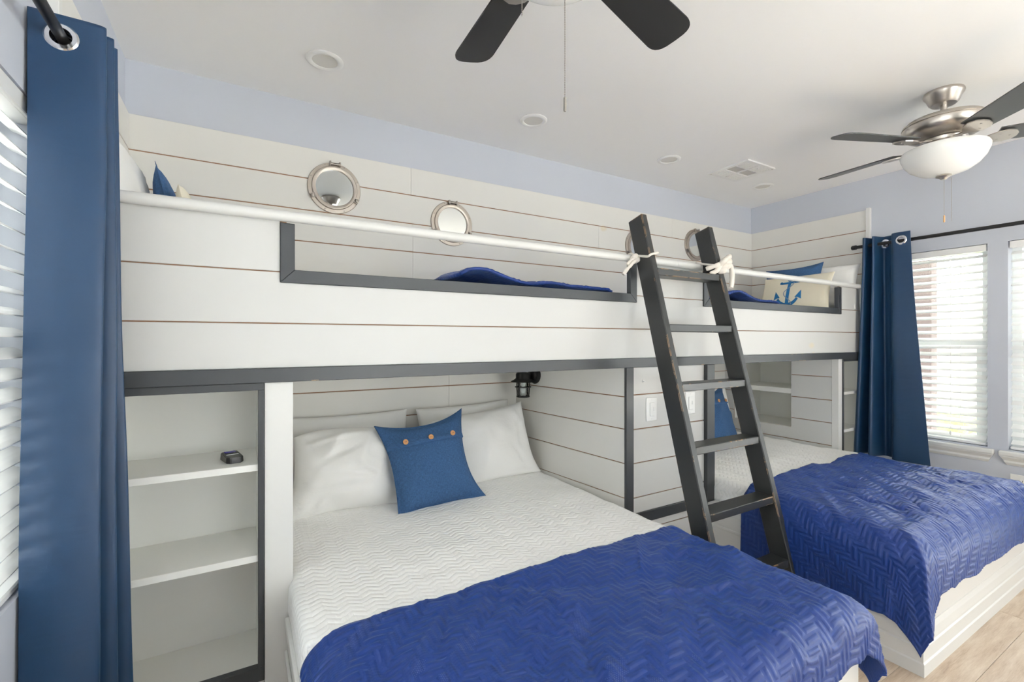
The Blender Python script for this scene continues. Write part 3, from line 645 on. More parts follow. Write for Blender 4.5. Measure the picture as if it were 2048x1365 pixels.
denim_cushion('square denim cushion with wooden buttons in the alcove behind the ladder', .44, frame((3.12, 2.25, .705), (1, .12, 0), (0, .13, .36), -.03), 6)
pillow('bed_pillow', 'white pillow standing behind the denim cushion seen through the ladder', 'pillow', .66, .44, .16, lean(3.33, 2.47, .508, 2.56, .90), 'cotton_white', seed=17)
# ------------------------------------------------------------------ upper bunk bedding
ZM = 1.205
def upper(x0, x1, lb):
    o = box('bunk_mattress', x0, x1, 1.79, 2.63, ZM, 1.49, 'cotton_white', None, .035, 3); tag(o, 'white mattress on the upper bunk deck '+lb, 'mattress', 'upper bunk mattresses')
upper(XL+.03, 1.86, 'over the bed by the bookshelf'); upper(1.90, XR-.03, 'over the bed behind the ladder')
def upper_quilt(x0, x1, lb, seed):
    res = .016; na = int((x1-x0)/res); nb = int(.84/res); A, B = np.meshgrid(np.linspace(x0, x1, na), np.linspace(1.788, 2.632, nb), indexing='ij')
    e = np.minimum(np.minimum(A-x0, x1-A), np.minimum(B-1.788, 2.632-B)); Z = 1.492+.045*np.clip(e/.05, 0, 1)**.5+.018*vnoise(A, B, seed, 6)
    V = np.stack([A, B, Z], -1).reshape(-1, 3); idx = np.arange(na*nb).reshape(na, nb); F = np.stack([idx[:-1, :-1], idx[1:, :-1], idx[1:, 1:], idx[:-1, 1:]], -1).reshape(-1, 4)
    o = mesh('white_quilt', V, F.tolist(), 'quilt_white', None, True, V[:, :2]); o.modifiers.new('thickness', 'SOLIDIFY').thickness = .004; o.modifiers[0].offset = -1; tag(o, lb, 'quilt')
upper_quilt(XL+.032, 1.858, 'white quilt on the upper bunk seen through the long grey-framed opening', 41)
upper_quilt(1.902, XR-.032, 'white quilt on the upper bunk under the anchor cushion', 43)
def blanket(x0, x1, hump, lb, seed):
    res = .012; na = int((x1-x0)/res); nb = int(.80/res); A, B = np.meshgrid(np.linspace(x0, x1, na), np.linspace(1.80, 2.60, nb), indexing='ij')
    s = (A-x0)/(x1-x0); fold = np.exp(-((s-hump)/.16)**2)
    Z = 1.566+.046*fold+.010*np.sin(B*22+A*9)*(.4+vnoise(A, B, seed, 4))+.02*np.abs(vnoise(A+B*.4, B, seed+1, 5))+.004*herring(A, B)
    Z = Z-.012*(np.clip((.03-(A-x0))/.03, 0, 1)+np.clip((.03-(x1-A))/.03, 0, 1))
    X = A+.05*np.sin(B*5+1)*(1-s)
    V = np.stack([X, B, Z], -1).reshape(-1, 3); idx = np.arange(na*nb).reshape(na, nb); F = np.stack([idx[:-1, :-1], idx[1:, :-1], idx[1:, 1:], idx[:-1, 1:]], -1).reshape(-1, 4)
    o = mesh('folded_blanket', V, F.tolist(), 'quilt_blue', None, True, np.stack([A, B], -1).reshape(-1, 2)); o.modifiers.new('thickness', 'SOLIDIFY').thickness = .014; o.modifiers[0].offset = -1; tag(o, lb, 'blanket')
blanket(.83, 1.66, .12, 'blue quilted blanket folded on the upper bunk behind the long opening', 51)
blanket(2.40, 3.19, .45, 'blue quilted blanket folded on the upper bunk next to the anchor cushion', 57)
def wallpillow(name, label, cat, W, H, T, xb, zb, xt, zt, yc, roll, mat, sgn, yaw=0, **kw):
    """leaning on a side wall; sgn=-1 faces -x (right wall), +1 faces +x (left wall)"""
    d = (math.sin(yaw), sgn*math.cos(yaw), 0)
    M_ = frame(((xb+xt)/2, yc, (zb+zt)/2), d, (xt-xb, 0, zt-zb), roll); return pillow(name, label, cat, W, H, T, M_, mat, **kw)[1], M_
wallpillow('bed_pillow', 'white pillow on the upper bunk against the end wall behind the anchor cushion', 'pillow', .66, .36, .14, 4.04, 1.545, 4.12, 1.89, 2.04, 0, 'cotton_white', -1, seed=23, wr=.014)
wallpillow('bed_pillow', 'white pillow on the upper bunk by the back corner beside a denim cushion', 'pillow', .66, .42, .11, -.345, 1.565, -.375, 1.97, 2.24, 0, 'cotton_white', 1, seed=27, wr=.014)
wallpillow('denim_cushion', 'denim cushion peeking above the cream anchor cushion on the upper bunk', 'cushion', .46, .44, .12, 3.915, 1.56, 3.99, 1.855, 2.14, .05, 'denim', -1, seed=9, flange=.07, conc=.1)
wallpillow('denim_cushion', 'denim cushion corner showing above the guard rail near the tall navy curtain', 'cushion', .46, .46, .10, -.205, 1.56, -.275, 1.915, 2.385, -.03, 'denim', 1, seed=10, flange=.07, conc=.03)
wallpillow('lumbar_cushion', 'cream cushion tip in front of the denim cushion near the tall navy curtain', 'cushion', .50, .33, .10, -.12, 1.57, -.20, 1.86, 2.335, .0, 'cream_fabric', 1, seed=12, conc=.02)
# anchor cushion
Mc = frame((3.825, 2.045, 1.668), (0, -1, 0), (.10, 0, .30), 0)
ac, (Ug, Vg, up) = pillow('lumbar_cushion', 'cream lumbar cushion printed with a blue anchor on the upper bunk', 'cushion', .545, .32, .12, Mc, 'cream_fabric', as_thing=True, seed=15, wr=.002)
def asurf(x, y):
    d = (up[..., 0]-x)**2+(up[..., 1]-y)**2; ii = np.argsort(d.ravel())[:4]; wgt = 1/(d.ravel()[ii]+1e-6); return float((up.reshape(-1, 3)[ii, 2]*wgt).sum()/wgt.sum())
def print_shape(name, outline, mat, dz=.0022):
    bm = bmesh.new(); f = bm.faces.new([bm.verts.new((p[0], p[1], 0)) for p in outline]); bmesh.ops.triangulate(bm, faces=[f]); bmesh.ops.subdivide_edges(bm, edges=list(bm.edges), cuts=2, use_grid_fill=True)
    for v in bm.verts: v.co = Mc @ Vector((v.co.x, v.co.y, asurf(v.co.x, v.co.y)+dz))
    return bmobj(name, bm, mat, ac)
S_ = .5
def sc(pts, ox=-.02, oy=-.005): return [(ox+p[0]*S_, oy+p[1]*S_) for p in pts]
print_shape('anchor_shank', sc([(-.028, -.2), (.028, -.2), (.022, .17), (-.022, .17)]), 'anchor_ink')
print_shape('anchor_stock', sc([(-.13, .145), (.13, .16), (.13, .195), (-.13, .18)]), 'anchor_ink')
for s in (-1, 1): print_shape('stock_knob', sc([(s*.135+.024*math.cos(a*PI/5), .178+.024*math.sin(a*PI/5)) for a in range(10)], -.02, -.005+(.003 if s > 0 else -.003)), 'anchor_ink')
ring_o = [(.05*math.cos(a), .235+.045*math.sin(a)) for a in np.linspace(0, 2*PI, 17)[:-1]]
print_shape('anchor_ring', sc(ring_o), 'anchor_ink'); print_shape('ring_hole', sc([(p[0]*.5, .235+(p[1]-.235)*.5) for p in ring_o]), 'cream_fabric', .0032)
for s in (-1, 1):
    outer = [(s*.185*math.sin(a), -.03-.20*math.cos(a)) for a in np.linspace(0, 1.15, 8)]; inner = [(s*.150*math.sin(a), -.03-.145*math.cos(a)) for a in np.linspace(1.15, 0, 8)]
    print_shape('anchor_arm', sc(outer+inner), 'anchor_ink')
    print_shape('anchor_fluke', sc([(s*.20, .03), (s*.215, -.12), (s*.165, -.09), (s*.115, -.085)]), 'anchor_ink')
rp_ = [(.06*math.sin(t_*9)*S_*1.1-.02, (.25-.5*t_)*S_-.005) for t_ in np.linspace(0, .9, 40)]
tube('printed_rope', [Mc @ Vector((x, y, asurf(x, y)+.003)) for x, y in rp_], .0028, 'rope_ink', ac, 6)
# ------------------------------------------------------------------ ladder
ld = thing('bunk_ladder', 'dark slate wooden ladder with worn edges leaning on the upper bunk rail', 'ladder', (1.98, 1.2, 0))
sl = .2624; lx = ((1.707, 1.745), (2.220, 2.257)); zt_ = 1.93; dpt = .098
def yfr(z): return 1.21+(z-.267)*sl
for a, b in lx:
    prism('side_rail', [(yfr(0), 0), (yfr(0)+dpt, 0), (yfr(zt_-.025)+dpt, zt_-.025), (yfr(zt_), zt_)], 'x', a, b, 'ladder_paint', ld, .004)
for i in range(6):
    zr = 1.654-i*.2775
    box('rung', 1.7452, 2.2198, yfr(zr)+.002, yfr(zr)+.090, zr-.036, zr, 'ladder_paint', ld, .003)
for a, b in lx:
    for i in range(6): pass
def rope_tie(label, xr0, xr1, z, tails, knot, loop_only=False):
    t = thing('rope_tie', label, 'rope', (xr0, 1.69, z))
    # loop round ladder rail and guard rail
    yb_, yf_ = 1.735, yfr(z)-.007; pts = []
    cyc = [(xr0-.008, yf_+.01, z-.008), (xr0-.002, yf_, z), (xr1+.004, yf_-.001, z+.012), (xr1+.009, yf_+.012, z+.012), (xr1+.012, 1.66, z+.006), (xr1+.010, 1.70, z+.024), (xr1+.004, yb_, z-.005), (xr0-.004, yb_, z-.012), (xr0-.012, 1.715, z+.022), (xr0-.014, 1.672, z+.008), (xr0-.012, 1.62, z-.004)]
    n = len(cyc); C = [Vector(p) for p in cyc]
    for i in range(n):
        p0, p1, p2, p3 = C[(i-1) % n], C[i], C[(i+1) % n], C[(i+2) % n]
        for k_ in range(4):
            s = k_/4; pts.append(.5*((2*p1)+(p2-p0)*s+(2*p0-5*p1+4*p2-p3)*s*s+(3*p1-p0-3*p2+p3)*s**3))
    tube('loop', pts, .0058, 'rope', t, 8, True)
    for tl, r_ in tails:
        C = [Vector(p) for p in tl]; pp = []
        for i in range(len(C)-1):
            p0, p1, p2, p3 = C[max(i-1, 0)], C[i], C[i+1], C[min(i+2, len(C)-1)]
            for k_ in range(5):
                s = k_/5; pp.append(.5*((2*p1)+(p2-p0)*s+(2*p0-5*p1+4*p2-p3)*s*s+(3*p1-p0-3*p2+p3)*s**3))
        pp.append(C[-1]); tube('tail', pp, [r_*(1+.12*math.sin(i*1.7)) for i in range(len(pp))], 'rope', t, 9)
    for c_, r_, ph in knot:
        pts = [Vector(c_)+Vector((r_*math.cos(a)*1.0, r_*.55*math.sin(2*a+ph), r_*.8*math.sin(a+ph*.5))) for a in np.linspace(0, 2*PI, 22)[:-1]]
        tube('knot', pts, .0135, 'rope', t, 9, True)
    return t
rope_tie('thin white rope lashing the ladder rail to the guard rail with a frayed end', 1.707, 1.745, 1.715, [([(1.695, 1.665, 1.70), (1.665, 1.655, 1.685), (1.63, 1.655, 1.655), (1.60, 1.66, 1.62)], .0085), ([(1.695, 1.668, 1.705), (1.66, 1.66, 1.70), (1.625, 1.66, 1.67)], .007)], [((1.688, 1.668, 1.708), .014, .5)])
rope_tie('thick knotted white rope bow on the ladder rail beside the anchor cushion bunk', 2.220, 2.257, 1.715, [([(2.225, 1.575, 1.70), (2.20, 1.578, 1.675), (2.175, 1.60, 1.655)], .013), ([(2.262, 1.57, 1.715), (2.30, 1.565, 1.70), (2.312, 1.565, 1.64), (2.30, 1.565, 1.585)], .013), ([(2.23, 1.57, 1.715), (2.195, 1.58, 1.70), (2.165, 1.62, 1.685)], .012)], [((2.245, 1.566, 1.712), .026, .3), ((2.268, 1.566, 1.735), .024, 1.4), ((2.238, 1.568, 1.685), .020, 2.2)])
# ------------------------------------------------------------------ porthole mirrors
def porthole(label, xc, zc, rot):
    yw = YB-BT
    t = thing('porthole_mirror', label, 'mirror', (xc, yw, zc-.136), 'porthole mirrors on the shiplap')
    M_ = Matrix.Translation((xc, yw-.0005, zc)) @ Matrix.Rotation(PI/2, 4, 'X') @ Matrix.Rotation(rot, 4, 'Z')
    lathe('flange', [(.096, 0), (.136, 0), (.1365, .005), (.134, .009), (.119, .010), (.096, .010)], 'bronze_nickel', t, M_, 56, True, True)
    lathe('door_ring', [(.097, .0101), (.1165, .0101), (.117, .016), (.114, .021), (.102, .022), (.0965, .019), (.0965, .0101)], 'bronze_nickel', t, M_, 56, True, True)
    lathe('mirror_disc', [(.0003, .0105), (.0962, .0105), (.0962, .012), (.0003, .012)], 'mirror_glass', t, M_, 48, False)
    def at(a, r): return M_ @ Matrix.Rotation(a, 4, 'Z') @ Matrix.Translation((r, 0, 0))
    h = at(PI/2, .125)
    bm = bmesh.new()
    for s in (-1, 1): cuboid(bm, -.014, .014, s*.024-.004, s*.024+.004, .0095, .030, h)
    bmesh.ops.bevel(bm, geom=list(bm.edges), offset=.0015, segments=1, affect='EDGES'); hg = bmobj('hinge', bm, 'nickel_dark', t)
    tube('hinge_pin', [h @ Vector((0, -.029, .024)), h @ Vector((0, .029, .024))], .0065, 'nickel_dark', hg, 10)
    for a in (PI/2+2.05, PI/2-2.05):
        c_ = at(a, .122); bm = bmesh.new()
        for s in (-1, 1): cuboid(bm, -.010, .014, s*.009-.003, s*.009+.003, .0095, .029, c_)
        lt = bmobj('latch', bm, 'nickel_dark', t)
        tube('latch_bolt', [c_ @ Vector((.004, 0, .010)), c_ @ Vector((.004, 0, .034))], .005, 'nickel_dark', lt, 8)
        lathe('wing_nut', [(.002, .030), (.008, .032), (.008, .038), (.002, .040)], 'nickel_dark', lt, c_ @ Matrix.Translation((.004, 0, 0)), 8)
    for i in range(8):
        b_ = at(2*PI*(i+.5)/8, .1275); lathe('screw', [(.0042, .009), (.0040, .0108), (.0003, .0116)], 'nickel_dark', t, b_, 10)
porthole('nickel porthole mirror reflecting a fan canopy above the guard rail', .433, 2.122, 0)
porthole('nickel porthole mirror with its rim crossed by the white guard rail over the blue blanket', 1.117, 2.018, 0)
porthole('nickel porthole mirror mostly hidden behind the ladder rail with the thin rope', 2.702, 2.040, 0)
porthole('nickel porthole mirror partly hidden behind the ladder rail with the knotted rope', 3.385, 2.122, 0)
# ------------------------------------------------------------------ wall lantern in the alcove
ly, lz = 2.44, 1.082; lxw = 1.600
ln = thing('wall_lantern', 'black caged wall lantern with clear glass on the alcove side wall', 'lamp', (lxw, ly, lz))
Mx = Matrix.Translation((lxw-.001, ly, lz)) @ Matrix.Rotation(math.radians(5.3), 4, 'Z') @ Matrix.Rotation(-PI/2, 4, 'Y')
lathe('wall_plate', [(.0003, 0), (.056, 0), (.057, .006), (.050, .012), (.040, .016), (.038, .03), (.030, .036), (.0003, .037)], 'black_metal', ln, Mx, 32)
tube('arm', [(lxw-.03, ly, lz+.006), (lxw-.055, ly, lz+.006), (1.51, ly, lz+.004)], .008, 'black_metal', ln, 10)
ML = Matrix.Translation((1.510, ly, 0))
lathe('hood', [(.0003, 1.118), (.006, 1.117), (.007, 1.108), (.018, 1.102), (.040, 1.098), (.046, 1.088), (.046, 1.066), (.052, 1.058), (.075, 1.046), (.077, 1.042), (.050, 1.044), (.030, 1.047), (.0003, 1.047)], 'black_metal', ln, ML, 36)
lathe('glass_jar', [(.034, 1.045), (.034, .965), (.030, .955), (.0003, .954), (.0003, .957), (.029, .958), (.031, .966), (.031, 1.045)], 'lamp_glass', ln, ML, 28)
lathe('socket', [(.0003, 1.046), (.014, 1.046), (.014, 1.020), (.010, 1.014), (.0003, 1.014)], 'plastic_white', ln, ML, 16)
lathe('bulb', [(.0003, 1.0139), (.009, 1.012), (.016, .996), (.017, .985), (.011, .972), (.0003, .968)], 'white_glass', ln, ML, 16)
cg = tube('cage_ring', arc((1.510, ly, 1.010), .048, 0, 2*PI*35/36, 35, 'xy'), .0035, 'black_metal', ln, 8, True)
tube('cage_ring', arc((1.510, ly, .951), .036, 0, 2*PI*35/36, 35, 'xy'), .006, 'black_metal', ln, 8, True)
for i in range(4):
    a = 2*PI*i/4+.5; d = (math.cos(a), math.sin(a))
    tube('cage_bar', [(1.51+.044*d[0], ly+.044*d[1], 1.046), (1.51+.045*d[0], ly+.045*d[1], 1.0), (1.51+.040*d[0], ly+.040*d[1], .950)], .0034, 'black_metal', ln, 7)
# ------------------------------------------------------------------ switch and outlet plates
def frontplate(label, xc, zc, w_, h_):
    t = thing('switch_plate', label, 'switch', (xc, YF, zc-h_/2), 'dimmer switches on the centre column')
    box('plate', xc-w_/2, xc+w_/2, YF-.007, YF-.0002, zc-h_/2, zc+h_/2, 'plastic_white', t, .003, 2)
    box('rocker', xc-.0165, xc+.0165, YF-.011, YF-.0072, zc-.036, zc+.036, 'plastic_white', t, .0015)
    box('slider', xc+.006, xc+.010, YF-.014, YF-.0112, zc-.008, zc+.012, 'plastic_white', t, .0008)
    for s in (-1, 1): lathe('screw', [(.0003, .0085), (.003, .008), (.0032, .007)], 'plastic_white', t, Matrix.Translation((xc, YF, zc+s*.050)) @ Matrix.Rotation(PI/2, 4, 'X'), 8)
frontplate('white dimmer switch plate beside the slate column trim next to the shiplap alcove', 1.850, .939, .076, .122)
frontplate('white dimmer switch plate seen between the ladder rails', 2.153, .951, .076, .122)
sn = lathe('screw_eye', [(.007, 0), (.007, .004), (.003, .005), (.003, .012), (.0003, .012)], 'plastic_white', None, Matrix.Translation((1.793, YF, 1.088)) @ Matrix.Rotation(PI/2, 4, 'X'), 12)
tag(sn, 'small white screw peg above the switch plate on the centre column', 'peg')
ot = thing('wall_outlet', 'white duplex power outlet on the pale wall under the window sill', 'outlet', (XR, .867, .36))
def rplate(n_, y_a, y_b, z_a, z_b, d0, d1, mat, par, bev=0.0): return box(n_, XR-d1, XR-d0, y_a, y_b, z_a, z_b, mat, par, bev)
rplate('plate', .805, .928, .328, .452, .0002, .006, 'plastic_white', ot, .002)
for zc in (.412, .368):
    f = rplate('receptacle', .845, .885, zc-.016, zc+.016, .0062, .009, 'plastic_white', ot, .003)
    for yy, hh_ in ((.857, .008), (.873, .010)): rplate('slot', yy-.0012, yy+.0012, zc-hh_/2+.003, zc+hh_/2+.003, .0091, .0096, 'hole_shade', f)
    lathe('ground_hole', [(.0003, .0002), (.0028, .0002), (.0028, -.0004)], 'hole_shade', f, Matrix.Translation((XR-.0092, .865, zc-.008)) @ Matrix.Rotation(-PI/2, 4, 'Y'), 10)
# ------------------------------------------------------------------ remote on the shelf
rm = thing('remote_control', 'small black remote control with a blue screen on the bookshelf shelf', 'remote', (-.025, 1.81, .894))
Mr = Matrix.Translation((-.028, 1.815, .8942)) @ Matrix.Rotation(math.radians(14), 4, 'Z')
out = [(-.026, -.034), (-.015, -.047), (.015, -.047), (.026, -.034), (.027, .040), (.021, .046), (-.021, .046), (-.027, .040)]
bm = bmesh.new(); A = [bm.verts.new(Mr @ Vector((p[0], p[1], 0))) for p in out]; B = [bm.verts.new(Mr @ Vector((p[0]*.94, p[1]*.96, .020+.004*(p[1] > 0)))) for p in out]
bm.faces.new(A[::-1]); bm.faces.new(B)
for i in range(8): bm.faces.new((A[i], A[(i+1) % 8], B[(i+1) % 8], B[i]))
bmesh.ops.bevel(bm, geom=list(bm.edges), offset=.002, segments=2, affect='EDGES'); bmobj('case', bm, 'black_plastic', rm)
Ms = Mr @ Matrix.Translation((0, 0, .0205)) @ Matrix.Rotation(math.atan(.004/.07), 4, 'X')
box('screen', -.017, .017, .020, .038, .0015, .0032, 'screen_blue', rm, .0006, 1, Ms)
for i in range(3): box('button', -.018+.013*i, -.009+.013*i, .006, .013, .0012, .0030, 'black_plastic', rm, .0008, 1, Ms)
box('stripe', -.018, .018, -.006, -.001, .0006, .0022, 'logo_white', rm, .0003, 1, Ms)
box('logo_badge', -.015, .015, -.040, -.024, -.0008, .0012, 'logo_blue', rm, .0004, 1, Ms); 
for i in range(5): box('lettering', -.010+.0042*i, -.0072+.0042*i, -.034, -.029, .0013, .0016, 'logo_white', rm, 0, 1, Ms)
# ------------------------------------------------------------------ curtains and rods
def curtain(name, label, top, bot, z1, z0_, grom, mat='curtain_navy', seed=1, nz=240, sub=26):
    """top / bot: matching plan polylines; smooth folds in between"""
    def spl(P):
        P = [Vector((*p, 0)) for p in P]; out_ = []
        for i in range(len(P)-1):
            p0, p1, p2, p3 = P[max(i-1, 0)], P[i], P[i+1], P[min(i+2, len(P)-1)]
            for k_ in range(sub):
                s = k_/sub; out_.append(.5*((2*p1)+(p2-p0)*s+(2*p0-5*p1+4*p2-p3)*s*s+(3*p1-p0-3*p2+p3)*s**3))
        out_.append(P[-1]); return np.array([(p.x, p.y) for p in out_])
    T, Bt = spl(top), spl(bot); n = len(T); L = np.concatenate([[0], np.cumsum(np.hypot(*np.diff(T, axis=0).T))])
    V = []; uv = []
    for j in range(nz+1):
        f = j/nz; z = z1+(z0_-z1)*f; ff = f**1.25
        P = T*(1-ff)+Bt*ff
        wv = .006*vnoise(L*4, np.full_like(L, z*2.2), seed, 1)*min(1, f*5)
        for i in range(n):
            V.append((P[i, 0]+wv[i], P[i, 1]+wv[i], z)); uv.append((L[i], z))
    Va = np.array(V); gc = [np.array(gm.translation) for gm in grom]
    Fa = np.array([(j*n+i, j*n+i+1, (j+1)*n+i+1, (j+1)*n+i) for j in range(nz) for i in range(n-1)]); Cm = (Va[Fa[:, 0]]+Va[Fa[:, 2]])/2
    keep = np.ones(len(Fa), dtype=bool)
    for g_ in gc: keep &= np.linalg.norm(Cm-g_, axis=1) > .0225
    F = Fa[keep].tolist()
    cx, cy = T.mean(axis=0); t = thing(name, label, 'curtain', (float(cx), float(cy), z0_))
    o = mesh('fabric', V, F, mat, t, True, uv); so = o.modifiers.new('thickness', 'SOLIDIFY'); so.thickness = .003; so.offset = 0
    # hem stitched band
    for gm in grom:
        lathe('grommet', [(.0215, -.006), (.030, -.006), (.034, -.002), (.034, .002), (.030, .006), (.0215, .006), (.0195, .0), (.0215, -.006)], 'chrome', t, gm, 32, True, True)
    return t
# left: accordion folds stacked on the rod, first panel square to the wall
lt = [(-.446, 1.548), (-.385, 1.5475), (-.312, 1.550), (-.318, 1.566), (-.438, 1.574), (-.438, 1.590), (-.312, 1.596), (-.312, 1.612), (-.438, 1.622), (-.436, 1.640), (-.312, 1.646), (-.314, 1.660), (-.43, 1.668)]
lb = [(-.446, 1.470), (-.380, 1.455), (-.308, 1.478), (-.330, 1.500), (-.425, 1.525), (-.420, 1.545), (-.288, 1.548), (-.292, 1.570), (-.415, 1.590), (-.410, 1.610), (-.266, 1.612), (-.275, 1.635), (-.43, 1.660)]
zr_l = 2.050
Mg = lambda x, y_, z, yaw: Matrix.Translation((x, y_, z)) @ Matrix.Rotation(yaw, 4, 'Z') @ Matrix.Rotation(PI/2, 4, 'X')
curtain('window_curtain', 'tall navy blue grommet curtain bunched beside the white bookshelf', lt, lb, 2.105, .03, [Mg(-.385, 1.5475, zr_l, 0), Mg(-.385, 1.570, zr_l, 0), Mg(-.385, 1.593, zr_l, 0), Mg(-.385, 1.618, zr_l, 0), Mg(-.385, 1.643, zr_l, 0)], seed=3)
def rod(label, x, y_a, y_b, z, wall_x, brs):
    t = thing('curtain_rod', label, 'curtain rod', (x, (y_a+y_b)/2, z))
    tube('rod', [(x, y_a, z), (x, y_b, z)], .0125, 'black_rod', t, 16)
    Me = Matrix.Translation((x, y_b, z)) @ Matrix.Rotation(-PI/2, 4, 'X'); lathe('end_cap', [(.0128, -.022), (.017, -.022), (.017, .004), (.013, .010), (.0003, .010)], 'black_rod', t, Me, 18)
    Me = Matrix.Translation((x, y_a, z)) @ Matrix.Rotation(PI/2, 4, 'X'); lathe('end_cap', [(.0128, -.022), (.017, -.022), (.017, .004), (.013, .010), (.0003, .010)], 'black_rod', t, Me, 18)
    s = 1 if wall_x > x else -1
    for yb_ in brs:
        tube('bracket', [(wall_x-s*.001, yb_, z-.018), (x, yb_, z-.018)], .006, 'black_rod', t, 8)
        box('bracket_plate', *sorted((wall_x-s*.0005, wall_x-s*.005)), yb_-.012, yb_+.012, z-.05, z+.012, 'black_rod', t, .001)
        tube('bracket_cup', arc((x, yb_, z), .0165, PI, 2*PI, 10, 'xz'), .003, 'black_rod', t, 6)
rod('black curtain rod over the blind, threaded through the tall navy curtain', -.385, .40, 1.672, zr_l, XL, (.48, 1.30))
# right: narrow folds by the bunk, then one broad panel swinging out below
rt = [(4.135, 1.690), (4.070, 1.674), (4.066, 1.658), (4.135, 1.640), (4.135, 1.622), (4.068, 1.612), (4.066, 1.598), (4.14, 1.575), (4.14, 1.545), (4.125, 1.515), (4.072, 1.490), (4.066, 1.44), (4.070, 1.385)]
rb = [(4.150, 1.735), (4.050, 1.725), (4.020, 1.690), (4.120, 1.665), (4.125, 1.640), (4.030, 1.625), (4.025, 1.600), (4.130, 1.565), (4.13, 1.530), (4.110, 1.500), (4.035, 1.470), (4.040, 1.38), (4.055, 1.268)]
zr_r = 2.018
curtain('window_curtain', 'navy blue grommet curtain hanging over the bed corner beside the window', rt, rb, 2.075, .44, [Mg(4.067, 1.437, zr_r, PI/2), Mg(4.137, 1.56, zr_r, PI/2)], seed=8)
rod('black curtain rod above the bedside window with a round end cap', 4.102, .12, 1.752, zr_r, XR, (.2, 1.552))
# ------------------------------------------------------------------ ceiling fixtures
def can(label, x, y_):
    t = thing('recessed_light', label, 'light', (x, y_, CZ), 'recessed ceiling lights')
    M_ = Matrix.Translation((x, y_, CZ))
    lathe('trim_ring', [(.055, -.0005), (.079, -.0005), (.079, -.004), (.072, -.009), (.062, -.010), (.055, -.006)], 'plastic_white', t, M_, 40, True, True)
    lathe('lens', [(.0003, -.003), (.0548, -.003), (.0548, -.0006), (.0003, -.0006)], 'can_inner', t, M_, 32)
for x, lb_ in ((.324, 'round recessed ceiling light above the porthole mirror nearest the tall curtain'), (1.446, 'round recessed ceiling light over the long bunk opening, between fan and shiplap'), (2.576, 'round recessed ceiling light over the ladder'), (3.69, 'round recessed ceiling light past the air vent near the wall corner')):
    can(lb_, x, 2.225)
vt = thing('ceiling_vent', 'square white louvred ceiling air vent between two recessed lights', 'vent', (3.21, 2.10, CZ))
x0, x1, y0v, y1v = 3.045, 3.375, 1.94, 2.26
bm = bmesh.new()
for a in ((x0, x1, y0v, y0v+.03), (x0, x1, y1v-.03, y1v), (x0, x0+.03, y0v+.03, y1v-.03), (x1-.03, x1, y0v+.03, y1v-.03)): cuboid(bm, a[0], a[1], a[2], a[3], CZ-.010, CZ-.0005)
bmobj('frame', bm, 'plastic_white', vt)
box('backing', x0+.03, x1-.03, y0v+.03, y1v-.03, CZ-.002, CZ-.0006, 'vent_screen', vt)
xs_ = (x0+x1)/2
for k_ in range(6):
    for (ya, yb_, mt) in ((y0v+.032, (y0v+y1v)/2-.06, 0), ((y0v+y1v)/2+.05, y1v-.032, 0)):
        yy = ya+(yb_-ya)*(k_+.5)/6
        for (xa_, xb_) in ((x0+.034, xs_-.006), (xs_+.006, x1-.034)): box('louvre', xa_, xb_, yy-.0022, yy+.0022, CZ-.011, CZ-.0025, 'plastic_white', vt)
for yy in ((y0v+y1v)/2-.052, (y0v+y1v)/2+.042): box('divider', x0+.03, x1-.03, yy-.004, yy+.004, CZ-.0112, CZ-.0024, 'plastic_white', vt)
box('divider', xs_-.004, xs_+.004, y0v+.03, y1v-.03, CZ-.0115, CZ-.0113+.009, 'plastic_white', vt)
for sx_, sy_ in ((x0+.015, y1v-.015), (x1-.015, y0v+.015)): lathe('screw', [(.0003, -.0125), (.004, -.012), (.0045, -.0101)], 'nickel', vt, Matrix.Translation((sx_, sy_, CZ)), 8)
box('damper_lever', xs_+.03, xs_+.045, y0v+.05, y0v+.058, CZ-.02, CZ-.011, 'plastic_white', vt)
